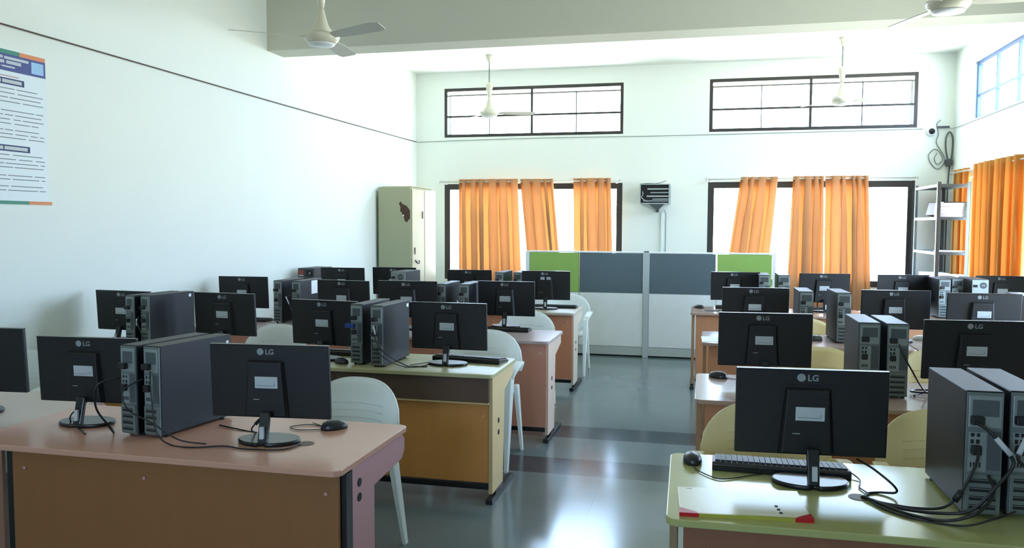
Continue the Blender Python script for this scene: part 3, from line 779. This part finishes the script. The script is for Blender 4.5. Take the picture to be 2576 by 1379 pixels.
# ------------------------------------------------------------------ file folder on the front right desk
t = thing('file_folder', 'beige file folder with red corners on the front right desk', 'folder', (-.058, 2.372, DT), R(1.0))
poly = [(0, 0), (.375, .032), (.36, .30), (-.01, .26)]
poly = [(0.003, 0), (.372, .028), (.362, .285), (-.008, .245)]
MB().prism(poly, .001, .007).build('file_cover', M['file'], t, bevel=.001)
MB().prism([(0.003, -.004), (.372, .024), (.372, .032), (0.003, .004)], 0, .010).build('spine', M['fileg'], t)
for pl in ([(0.000, -.006), (.055, -.002), (.048, .012), (.001, .04)], [(.376, .022), (.325, .018), (.335, .034), (.374, .068)]):
    MB().prism(pl, -.0, .0115).build('red_corner', M['filer'], t)
b = MB()
for k in range(3): b.box((.278 + .004 * k, .115 - .028 * k, .007), (.287 + .004 * k, .130 - .028 * k, .0076))
for k in range(3): b.box((.02 + .006 * k, .232, .007), (.024 + .006 * k, .235, .0076))
b.build('cover_marks', M['dark'], t)
# loose papers and a painted glare patch
def paper(name, label, x, y, w, d, rz, h=.002, z=DT, cat='paper', m=None):
    o = MB().box((-w/2, -d/2, 0), (w/2, d/2, h)).build(name, m or M['white'], loc=(x, y, z), rot=(0, 0, R(rz))); return tag(o, label, cat)
paper('paper_or_glare_sheet', 'white glare sheet on the left end of the third right row desk', .085, 6.13, .19, .29, 2)  # thin white sheet paints the glare on the desk end
paper('paper_stack', 'white paper stack between the two farthest left monitors', -3.44, 8.02, .18, .22, 0, h=.02)
paper('paper_or_glare_sheet', 'white sheet beneath the small tower in the third right row', .60, 6.35, .20, .26, 3)
paper('paper_pad', 'thin dark pad on the farthest right desk near the mouse', .09, 8.18, .14, .09, -5, h=.006, m=M['rackbr'])

# ------------------------------------------------------------------ partition
PY = 9.78
t = thing('office_partition', 'low office partition with green and grey fabric over white panels', 'partition', (-.67, PY, 0))
def px(a, b_, z0, z1, name, m, y0=-.02, y1=.02, bev=.002):
    return MB().box((a + .67, y0, z0), (b_ + .67, y1, z1)).build(name, m, t, bevel=bev)
px(-2.145, -2.10, .0, 1.262, 'end_post', M['pwhite'], -.028, .028); px(.765, .80, .0, 1.262, 'end_post', M['pwhite'], -.028, .028)
px(-.706, -.64, 0, 1.262, 'centre_post', M['palu'], -.034, .03); px(-.70, -.645, 1.262, 1.275, 'post_cap', M['rackbr'], -.03, .026)
for (a, b_, g) in ((-2.10, -1.477, 'green'), (-1.477, -.706, 'grey'), (-.64, .138, 'grey'), (.138, .765, 'green')):
    px(a + .008, b_ - .008, .772, 1.248, 'fabric_panel', M['pgreen'] if g == 'green' else M['pgrey'], -.026, .02)
    if g == 'green': t.children[-1]['label'] = 'green fabric panel'
    px(a + .004, b_ - .004, .125, .765, 'lower_panel', M['pwhite'], -.024, .02)
    px(a, b_, .0 + .02, .12, 'base_strip', M['pbase'], -.022, .022); px(a, b_, 0, .018, 'floor_gap', M['dark'], -.015, .015)
    px(a, b_, 1.25, 1.268, 'top_rail', M['pwhite'], -.028, .028); px(a, b_, .764, .773, 'mid_rail', M['palu'], -.02, .018)
    px(a, a + .007, .12, 1.25, 'divider_strip', M['palu'], -.025, .02)

# ------------------------------------------------------------------ steel cabinet
t = thing('steel_cabinet', 'tall green steel cupboard with rust patch in the left corner', 'cabinet', (-4.27, 10.2, 0))
MB().box((0, 0, .08), (.46, 1.0, 2.08)).build('body', M['green_cab'], t, bevel=.006)
MB().box((0.03, .03, 0), (.43, .97, .08)).build('plinth', M['rackbr'], t)
for k in range(2):
    d = MB().box((.461, .02 + .49 * k, .12), (.478, .49 + .49 * k, 2.05)).build('door', M['beige_cab'], t, bevel=.004); d['label'] = 'beige steel door'
    if k == 0:
        MB().box((.478, .40, 1.66), (.486, .43, 1.76)).build('handle_plate', M['black'], d)
    else:
        MB().box((.478, .09, 1.18), (.486, .12, 1.27)).build('handle', M['black'], d)
        MB().tube([(.48, .12, 1.10), (.50, .16, 1.06), (.50, .24, 1.06), (.48, .27, 1.09)], .008, n=6).build('latch', M['black'], d)
MB().box((.05, .02, 2.081), (.47, .9, 2.09)).build('top_sheet', M['beige_cab'], t)
pts = [(.295, 1.86), (.32, 1.885), (.35, 1.85), (.40, 1.83), (.435, 1.79), (.452, 1.76), (.452, 1.66), (.43, 1.64), (.405, 1.605), (.375, 1.63), (.365, 1.68), (.345, 1.70), (.335, 1.74), (.31, 1.76), (.318, 1.81)]
MB().prism([(a, b_) for a, b_ in pts], -.0012, .0, 'y').build('rust_patch', M['rust'], t)
MB().cyl((.357, -.002, 1.70), (.357, -.001, 1.70), .011, n=10).build('bare_spot', M['white'], t)

# ------------------------------------------------------------------ shelf rack
t = thing('slotted_angle_rack', 'grey slotted steel shelf rack in the right corner with papers', 'shelf rack', (2.69, 10.62, 0))
RX, RY = .36, 1.08
for (x, y, sx, sy) in ((0, 0, 1, 1), (RX, 0, -1, 1), (0, RY, 1, -1), (RX, RY, -1, -1)):
    b = MB(); b.box((x, y, 0), (x + sx * .038, y + sy * .004, 2.115)); b.box((x, y, 0), (x + sx * .004, y + sy * .038, 2.115))
    po = b.build('post', M['steel'], t)
    if y == 0:
        pass
for z in (.12, .48, .87, 1.272, 1.69, 2.085):
    b = MB(); b.box((.004, .004, z), (RX - .004, RY - .004, z + .004))
    for q in (0.002, RY - .005): b.box((.004, q, z - .03), (RX - .004, q + .003, z + .004))
    for q in (0.002, RX - .005): b.box((q, .004, z - .03), (q + .003, RY - .004, z + .004))
    b.build('shelf', M['steel'], t)
def stack(label, x, y, w, d, z, n, h, g, mats, rz=0, name='paper_bundle'):
    zz = z
    for k in range(n):
        jx, jy = random.uniform(-.008, .008), random.uniform(-.01, .01)
        o = MB().box((-w/2, -d/2, 0), (w/2, d/2, h)).build(name, mats[k % len(mats)], loc=(x + jx, y + jy, zz), rot=(0, 0, R(rz + random.uniform(-3, 3))), bevel=.002)
        zz += h + .001
        tag(o, label[k], 'papers', g)
stack(['white paper bundle at the bottom of the stack on the upper rack shelf', 'white paper bundle second from bottom on the upper rack shelf', 'white paper bundle third from bottom on the upper rack shelf', 'topmost white paper bundle on the upper rack shelf'],
      2.90, 10.80, .32, .26, 1.695, 4, .042, 'paper bundles on the rack', [M['white'], M['paperw']])
o = MB().box((-.06, -.13, 0), (.06, .13, .16)).build('file_box', M['books'], loc=(2.80, 11.16, 1.71), rot=(0, R(14), R(8)), bevel=.006); tag(o, 'dark maroon file leaning on the upper rack shelf', 'file')
stack(['flat white folder on the shelf below, rack'], 2.90, 10.80, .30, .30, 1.277, 1, .012, None, [M['white']])
stack(['lower of two white bundles heaped low in the rack', 'upper of two white bundles heaped low in the rack'], 2.90, 10.82, .34, .3, .875, 2, .06, 'bundles low in the rack', [M['white'], M['paperw']])
stack(['white bundle at the window end of the low rack shelf'], 2.86, 11.3, .28, .34, .875, 1, .12, None, [M['white']])
o = MB().box((0, 0, 0), (.26, .3, .008)).build('black_tray', M['black'], loc=(2.78, 11.18, 1.90), rot=(0, 0, 0)); tag(o, 'black flat board lying on the maroon file in the rack', 'board')
o.location = (2.78, 10.70, 1.8695)

# ------------------------------------------------------------------ network rack on the wall
t = thing('network_rack', 'small grey wall rack with open front full of equipment between the windows', 'network cabinet', (-.69, 11.45, 1.88))
w2 = .205; dp = .349
b = MB(); b.box((-w2, 0, 0), (w2, dp, .012)); b.box((-w2, 0, .262), (w2, dp, .274)); b.box((-w2, 0, 0), (-w2 + .012, dp, .274)); b.box((w2 - .014, 0, 0), (w2, dp, .274)); b.box((-w2, dp - .01, 0), (w2, dp, .274))
b.build('rack_case', M['rackg'], t, bevel=.002)
MB().box((-w2 + .012, .03, .012), (w2 - .014, dp - .012, .262)).build('rack_interior', M['dark'], t)
for (z, x0, m) in ((.195, -.10, 'rackg'), (.145, -.06, 'rackd'), (.095, -.11, 'rackg'), (.055, -.03, 'rackd'), (.03, -.16, 'rackd')):
    MB().box((x0, .008, z), (w2 - .016, .034, z + .018)).build('rack_unit', M[m], t, bevel=.002)
MB().tube([(-.17, .01, .17), (-.16, 0, .13), (-.18, .01, .09), (-.14, .01, .05), (-.10, .01, .03)], .006, n=6).build('patch_cable', M['rackg'], t)
s_ = MB().box((w2, .03, .02), (w2 + .003, dp - .03, .255)).build('side_mesh', M['rackd'], t)
b = MB(); b.box((w2 + .003, .07, .13), (w2 + .006, .13, .155)); b.box((w2 + .003, .08, .085), (w2 + .006, .13, .115)); b.build('side_latch', M['black'], s_)
b = MB()
v = [(-.09, .12, 0), (.12, .12, 0), (.12, dp, 0), (-.09, dp, 0), (.0, dp - .09, -.075), (.045, dp - .09, -.075), (.045, dp, -.075), (.0, dp, -.075)]
b.add(v, [(0,1,2,3),(7,6,5,4),(0,4,5,1),(1,5,6,2),(2,6,7,3),(3,7,4,0)]); b.box((.005, dp - .07, -.115), (.045, dp, -.075)); b.build('bracket', M['rackbr'], t)
MB().tube([(-.19, .04, .276), (-.10, .10, .285), (0, .12, .283), (.08, .16, .30), (.14, .2, .325)], .004, n=6).build('top_cable', M['cable'], t)
o = MB().box((-.615, YB - .03, 0), (-.58, YB, 1.765)).build('wall_conduit', M['conduit'], bevel=.003); tag(o, 'white conduit running down the wall from the network rack', 'conduit')
o = MB().tube([(-.572, YB - .05, 1.80), (-.545, YB - .02, 1.72), (-.548, YB - .008, 1.5), (-.548, YB - .008, .9), (-.548, YB - .008, .3)], .005, n=6).build('wall_wire', M['greyw']); tag(o, 'thin grey wire beside the white conduit below the network rack', 'wire')

# ------------------------------------------------------------------ camera, wires in the right corner
t = thing('dome_camera', 'white round security camera high in the right corner', 'security camera', (2.88, YB, 2.83))
MB().lathe([(.06, 0), (.058, .03), (.045, .055)], mtx=Matrix.Rotation(R(90), 4, 'X')).build('mount', M['white'], t)
MB().lathe([(.04, .05), (.036, .07), (.02, .088), (.004, .092)], mtx=Matrix.Rotation(R(90), 4, 'X')).build('lens_dome', M['dark'], t)
yy_ = YB - .012
def wc(label, pts, r, m='greyw', name='wall_wire', cat='wire'):
    o = MB().tube(pts, r, n=6, sub=6).build(name, M[m]); return tag(o, label, cat)
wc('thin brown wire strung along the left wall', [(XL + .02, -1.5, 2.83), (XL + .012, 4.3, 2.833), (XL + .012, 8, 2.825), (XL + .012, 11.78, 2.832)], .006, 'brown')
wc('thin grey wire along the back wall below the upper windows', [(-4.28, YB - .008, 2.83), (-2.5, YB - .008, 2.855), (-.5, YB - .008, 2.85), (2.78, YB - .008, 2.868)], .004)
wc('thin wire along the right wall below the upper window', [(3.10, YB - .03, 2.87), (XR - .01, 11.5, 2.862), (XR - .01, 9.4, 2.864), (XR - .01, 2, 2.86)], .004)
wc('looped thin grey wire beside the security camera', [(2.99, yy_, 2.98), (2.945, yy_, 2.92), (2.97, yy_, 2.80), (2.95, yy_, 2.68), (3.04, yy_, 2.52), (3.05, yy_, 2.42), (2.98, yy_, 2.34), (2.90, yy_, 2.40), (2.86, yy_, 2.52), (2.93, yy_, 2.60), (3.0, yy_, 2.55), (3.03, yy_, 2.46), (2.97, yy_, 2.40), (2.93, yy_, 2.47), (2.96, yy_, 2.55)], .006)
wc('thick upright cable loop in the right corner', [(3.09, yy_ - .03, 2.42), (3.06, yy_ - .02, 2.6), (3.06, yy_ - .02, 2.75), (3.10, yy_ - .02, 2.82), (3.135, yy_ - .03, 2.74), (3.135, yy_ - .03, 2.55), (3.12, yy_ - .03, 2.40)], .010, 'rackbr', 'coiled_cable', 'cable')
t = MB().add(*(lambda: (lambda v, f: (v, f))([(3.06, yy_-.075, 2.36), (3.14, yy_-.075, 2.38), (3.145, yy_-.02, 2.38), (3.05, yy_-.02, 2.36), (3.045, yy_-.09, 2.46), (3.13, yy_-.09, 2.47), (3.14, yy_, 2.48), (3.05, yy_, 2.46)], [(0,3,2,1),(4,5,6,7),(0,1,5,4),(1,2,6,5),(2,3,7,6),(3,0,4,7)]))()).build('power_adapter', M['rackbr'], bevel=.02, seg=3)
tag(t, 'dark lump of adapter hanging below the upright cable loop', 'adapter')
wc('straight dark cable from the adapter down behind the shelf rack', [(3.11, yy_ - .03, 2.38), (3.105, yy_ - .01, 2.2), (3.10, yy_ - .01, 1.9), (3.10, yy_ - .01, .9)], .009, 'rackbr')
o = MB().box((2.95, yy_ - .02, 2.875), (3.10, YB, 2.90)).build('cable_clip', M['rackbr'], bevel=.004); tag(o, 'dark clip strip where wires meet in the right corner', 'clip')

# ------------------------------------------------------------------ curtains
def curtain(label, axis, c, t0, t1, b0, b1, zt, zb, folds, m, amp=.045, group=None, seed=0):
    """hangs along axis at depth c. t0,t1 = extent at the rod; b0,b1 = extent at the hem"""
    rnd = random.Random(seed * 13 + 5); N = folds * 18; K = 28
    # half-fold widths differ, so some pleats are broad flat bands and some are tight
    hw = [rnd.choice((.55, .8, 1.0, 1.5)) for _ in range(folds * 2)]; T = sum(hw); cum = [0]
    for h in hw: cum.append(cum[-1] + h / T)
    ap = [rnd.uniform(.65, 1.15) for _ in hw]; dr = [rnd.uniform(-1, 1) for _ in range(len(hw) + 1)]
    v = []; f = []
    for j in range(K + 1):
        q = j / K; z = zt + (zb - zt) * q
        cq = [x + (dr[i] * .35 / len(hw) * q if 0 < i < len(hw) else 0) for i, x in enumerate(cum)]
        for i in range(N + 1):
            s = i / N
            a = (t0 + (t1 - t0) * s) * (1 - q) + (b0 + (b1 - b0) * s) * q
            k = max(k_ for k_ in range(len(hw)) if s >= cq[k_] - 1e-9)
            u = (s - cq[k]) / max(1e-6, cq[k + 1] - cq[k])
            o_ = math.sin(PI * min(1, max(0, u))) ** .55 * (1 if k % 2 == 0 else -1) * ap[k]
            am = amp * (1 - .3 * q * (1 if k % 3 else .2))
            wd = (cq[k + 1] - cq[k]) * abs((t1 - t0) * (1 - q) + (b1 - b0) * q)
            a -= math.copysign(1, t1 - t0) * math.sin(2 * PI * min(1, max(0, u))) * min(.045, wd * .5) * min(1, .35 + 2.2 * q) * (1 if 0 < k < len(hw) - 1 else .3)
            if axis == 'y': v.append((a, c + o_ * am, z))
            else: v.append((c + o_ * am, a, z))
    for j in range(K):
        for i in range(N): f.append((j*(N+1)+i, j*(N+1)+i+1, (j+1)*(N+1)+i+1, (j+1)*(N+1)+i))
    o = MB().add(v, f, True).build('curtain', m, solid=.0015)
    o.modifiers['Solidify'].thickness = .0012
    return tag(o, label, 'curtain', group)
CY = YB - .10; CG = 'orange curtains on the back wall'
curtain('wide orange curtain at the left of the left window', 'y', CY, -3.60, -2.70, -3.60, -2.62, 2.255, .45, 6, M['curt'], group=CG, seed=1)
curtain('orange curtain flaring right in the middle of the left window', 'y', CY, -2.66, -2.17, -2.50, -2.02, 2.25, .62, 4, M['curt'], group=CG, seed=2)
curtain('narrow orange curtain at the right of the left window', 'y', CY, -1.87, -1.33, -1.84, -1.27, 2.255, .45, 4, M['curt'], group=CG, seed=3)
curtain('narrow orange curtain swept left at the left of the right window', 'y', CY, .47, .96, .25, .82, 2.25, .55, 4, M['curt'], group=CG, seed=4)
curtain('orange curtain in the middle of the right window, left half of the joined pair', 'y', CY, 1.155, 1.55, 1.10, 1.58, 2.255, .38, 4, M['curt'], group=CG, seed=5)
curtain('orange curtain in the middle of the right window, right half of the joined pair', 'y', CY, 1.57, 2.11, 1.60, 2.19, 2.255, .33, 5, M['curt'], group=CG, seed=6)
CX = XR - .09
curtain('orange curtain on the right wall half behind the shelf rack', 'x', XR - .045, 10.95, 11.46, 10.95, 11.46, 2.30, .35, 4, M['curt2'], seed=7, amp=.03)
curtain('large orange curtain on the right wall at the photo edge', 'x', CX, 9.05, 10.52, 9.05, 10.50, 2.31, .35, 8, M['curt2'], seed=8, amp=.05)
def rod(label, axis, c, a0, a1, z):
    t = thing('curtain_rod', label, 'curtain rod')
    P = (lambda a, zz=z: (a, c, zz)) if axis == 'y' else (lambda a, zz=z: (c, a, zz))
    t.location = P(a0)
    def L(p): return tuple(Vector(p) - t.location)
    MB().cyl(L(P(a0)), L(P(a1)), .0095, n=12).build('rod', M['rod'], t)
    for a in (a0, a1):
        MB().cyl(L(P(a - .012)), L(P(a + .012)), .018, n=12).build('finial', M['rod'], t)
    for a in (a0 + .06, (a0 + a1) / 2, a1 - .06):
        b = MB()
        if axis == 'y': b.box(L((a - .008, c, z - .012)), L((a + .008, YB, z + .012))); b.box(L((a - .018, YB - .006, z - .035)), L((a + .018, YB, z + .035)))
        else: b.box(L((c, a - .008, z - .012)), L((XR, a + .008, z + .012))); b.box(L((XR - .006, a - .018, z - .035)), L((XR, a + .018, z + .035)))
        b.build('bracket', M['white'], t)
rod('metal curtain rod above the left window', 'y', CY, -3.89, -1.19, 2.215)
rod('metal curtain rod above the right window', 'y', CY, .01, 2.71, 2.222)
rod('metal curtain rod on the right wall', 'x', CX, 8.5, 11.5, 2.26)

# ------------------------------------------------------------------ fans
def make_fan(rodlen):
    t = thing('ceiling_fan')
    MB().cyl((0, 0, .05), (0, 0, rodlen), .009, n=10).build('down_rod', M['greyw'], t)
    MB().lathe([(.008, .42), (.045, .40), (.05, .375), (.028, .28), (.018, .22)]).build('lower_canopy', M['fan'], t)
    MB().lathe([(.018, .22), (.022, .20), (.05, .10), (.078, .055), (.08, .045)]).build('bell_cover', M['fan'], t)
    MB().lathe([(.08, .045), (.125, .035), (.13, .02), (.118, -.005), (.095, -.03)]).build('motor', M['fan'], t)
    MB().lathe([(.095, -.03), (.09, -.04), (.05, -.048), (.01, -.05)]).build('bottom_cap', M['paperw'], t)
    MB().lathe([(.05, rodlen - .001), (.05, rodlen - .02), (.02, rodlen - .09), (.011, rodlen - .1)]).build('ceiling_canopy', M['fan'], t)
    for k in range(3):
        mt = Matrix.Rotation(R(120 * k), 4, 'Z') @ Matrix.Translation((0, 0, .012)) @ Matrix.Rotation(R(-12), 4, 'X')
        b = MB(); b.prism([(.10, -.022), (.17, -.03), (.17, .03), (.10, .022)], -.003, .003, mtx=mt)
        br = [(.15, -.05), (.28, -.062), (.56, -.066), (.625, -.045), (.60, .05), (.54, .064), (.28, .05), (.15, .035)]
        b.prism(br, -.0025, .0025, mtx=mt)
        b.build('blade', M['fanb'], t)
    return t
def fan(label, x, y, z, rz):
    o = make_fan(ZC - z); o.location = (x, y, z); o.rotation_euler = (0, 0, R(rz)); return tag(o, label, 'ceiling fan')
fan('cream ceiling fan hanging before the beam, upper left', -2.68, 5.39, 2.90, -24)
fan('ceiling fan whose motor just shows at the top right', 1.41, 5.48, 2.925, 110)
fan('small far ceiling fan in front of the left upper window', -2.86, 10.68, 3.07, 15)
fan('small far ceiling fan in front of the right upper window', 1.58, 10.59, 3.09, 10)

# ------------------------------------------------------------------ poster on the left wall
t = thing('wall_poster', 'printed notice poster with navy header on the left wall', 'poster', (XL, 3.42, 1.71))
PW, PH = 1.20, .975
def pp(y0, y1, z0, z1, d, name, m, par=None): return MB().box((.0 + d - .001, y0, z0), (d + .0008, y1, z1)).build(name, m, par or t)
MB().box((0, 0, 0), (.004, PW, PH)).build('poster_sheet', M['poster'], t)
hd = pp(0, PW - .003, .84, .945, .005, 'header', M['navy']); pp(0, .99, .945, .972, .005, 'green_strip', M['pg']); pp(.99, PW - .003, .945, .972, .005, 'orange_strip', M['po'])
pp(1.08, 1.18, .855, .93, .0065, 'header_picture', M['pb'], hd)
b = MB()
def ln(y0, y1, z0, z1, d=.0065): b.box((d - .001, y0, z0), (d, y1, z1))
for (y0, y1, z0, z1) in ((.3, .55, .915, .932), (.57, .86, .915, .932), (.87, 1.06, .913, .930), (.3, .72, .885, .905), (.74, .87, .885, .905), (.885, 1.0, .885, .905), (.4, .84, .862, .872), (.85, .95, .862, .872)): ln(y0, y1, z0, z1)
b.build('header_lettering', M['label'], hd)
for (z0, z1, y1) in ((.755, .795, 1.02), (.335, .375, 1.05)):
    bx = pp(.25, y1, z0, z1, .005, 'heading_box', M['inkd'])
    b = MB()
    for (a, c) in ((.27, .55), (.565, .84), (.85, y1 - .02)): ln(a, c, z0 + .009, z1 - .009)
    b.build('heading_lettering', M['label'], bx)
b = MB(); rnd = random.Random(4)
for z in (.728, .700, .672, .645, .590, .562, .535, .508, .468, .442, .418, .310, .282, .256, .232, .180, .156, .112, .086):
    y = .12
    while y < 1.14:
        w = rnd.uniform(.05, .26); ln(y, min(y + w, 1.17), z, z + .005, .0052); y += w + rnd.uniform(.012, .03)
b.build('body_text', M['ink'], t)
pp(.1, .98, .805, .812, .005, 'pink_rule', M['trayp']) 
pp(0, 1.03, .0, .022, .005, 'green_footer', M['pg']); pp(1.03, PW + .02, .0, .022, .005, 'orange_footer', M['po'])

# ------------------------------------------------------------------ light
w = bpy.data.worlds.new('World'); bpy.context.scene.world = w; w.use_nodes = True
nt = w.node_tree; n = nt.nodes; l = nt.links; bg = n['Background']
tc = n.new('ShaderNodeTexCoord'); sp = n.new('ShaderNodeSeparateXYZ'); l.new(tc.outputs['Generated'], sp.inputs[0])
rp = n.new('ShaderNodeValToRGB'); mr = n.new('ShaderNodeMapRange'); mr.inputs[1].default_value = -1; mr.inputs[2].default_value = 1
l.new(sp.outputs['Z'], mr.inputs[0]); l.new(mr.outputs[0], rp.inputs[0])
rp.color_ramp.elements[0].position = .47; rp.color_ramp.elements[0].color = (1.0, 1.03, .98, 1)
rp.color_ramp.elements[1].position = .53; rp.color_ramp.elements[1].color = (.67, .90, 1.28, 1)
l.new(rp.outputs[0], bg.inputs['Color']); bg.inputs['Strength'].default_value = 26.5
def portal(loc, sx, sy, rot):
    L = bpy.data.lights.new('window_portal', 'AREA'); L.shape = 'RECTANGLE'; L.size = sx; L.size_y = sy; L.cycles.is_portal = True
    o = bpy.data.objects.new('window_portal', L); COL.objects.link(o); o.location = loc; o.rotation_euler = rot
for (a0, a1) in (W1, W2):
    for (z0, z1) in (UP, LO): portal(((a0 + a1) / 2, YB + TW + .02, (z0 + z1) / 2), a1 - a0, z1 - z0, (R(-90), 0, 0))
for (a0, a1) in RW:
    for (z0, z1) in (UP, LO) if a0 > 8 else (LO,): portal((XR + TW + .02, (a0 + a1) / 2, (z0 + z1) / 2), z1 - z0, a1 - a0, (0, R(90), 0))

for (a0, a1) in FILL_WIN: portal(((a0 + a1) / 2, YF - .24, 1.7), a1 - a0, 1.0, (R(90), 0, 0))

# ------------------------------------------------------------------ camera
f_, yaw, pitch, roll = 2040.0, .23315, .06237, .003846
cy, sy = math.cos(yaw), math.sin(yaw)
F = Vector((-sy * math.cos(pitch), cy * math.cos(pitch), -math.sin(pitch))); Rt = Vector((cy, sy, 0)); U = Rt.cross(F)
R2 = math.cos(roll) * Rt + math.sin(roll) * U; U2 = -math.sin(roll) * Rt + math.cos(roll) * U
cam = bpy.data.cameras.new('camera'); co = bpy.data.objects.new('camera', cam); COL.objects.link(co)
cam.sensor_width = 36; cam.sensor_fit = 'HORIZONTAL'; cam.lens = f_ / 2576 * 36; cam.clip_start = .05; cam.clip_end = 200
mx = Matrix((R2, U2, -F)).transposed().to_4x4(); mx.translation = (0, 0, 1.6); co.matrix_world = mx
sc = bpy.context.scene; sc.camera = co
sc.view_settings.view_transform = 'Standard'; sc.view_settings.look = 'None'; sc.view_settings.gamma = 1; sc.view_settings.use_curve_mapping = False
sc.view_settings.exposure = 0.0
sc.cycles.max_bounces = 10; sc.cycles.diffuse_bounces = 6; sc.cycles.transparent_max_bounces = 12
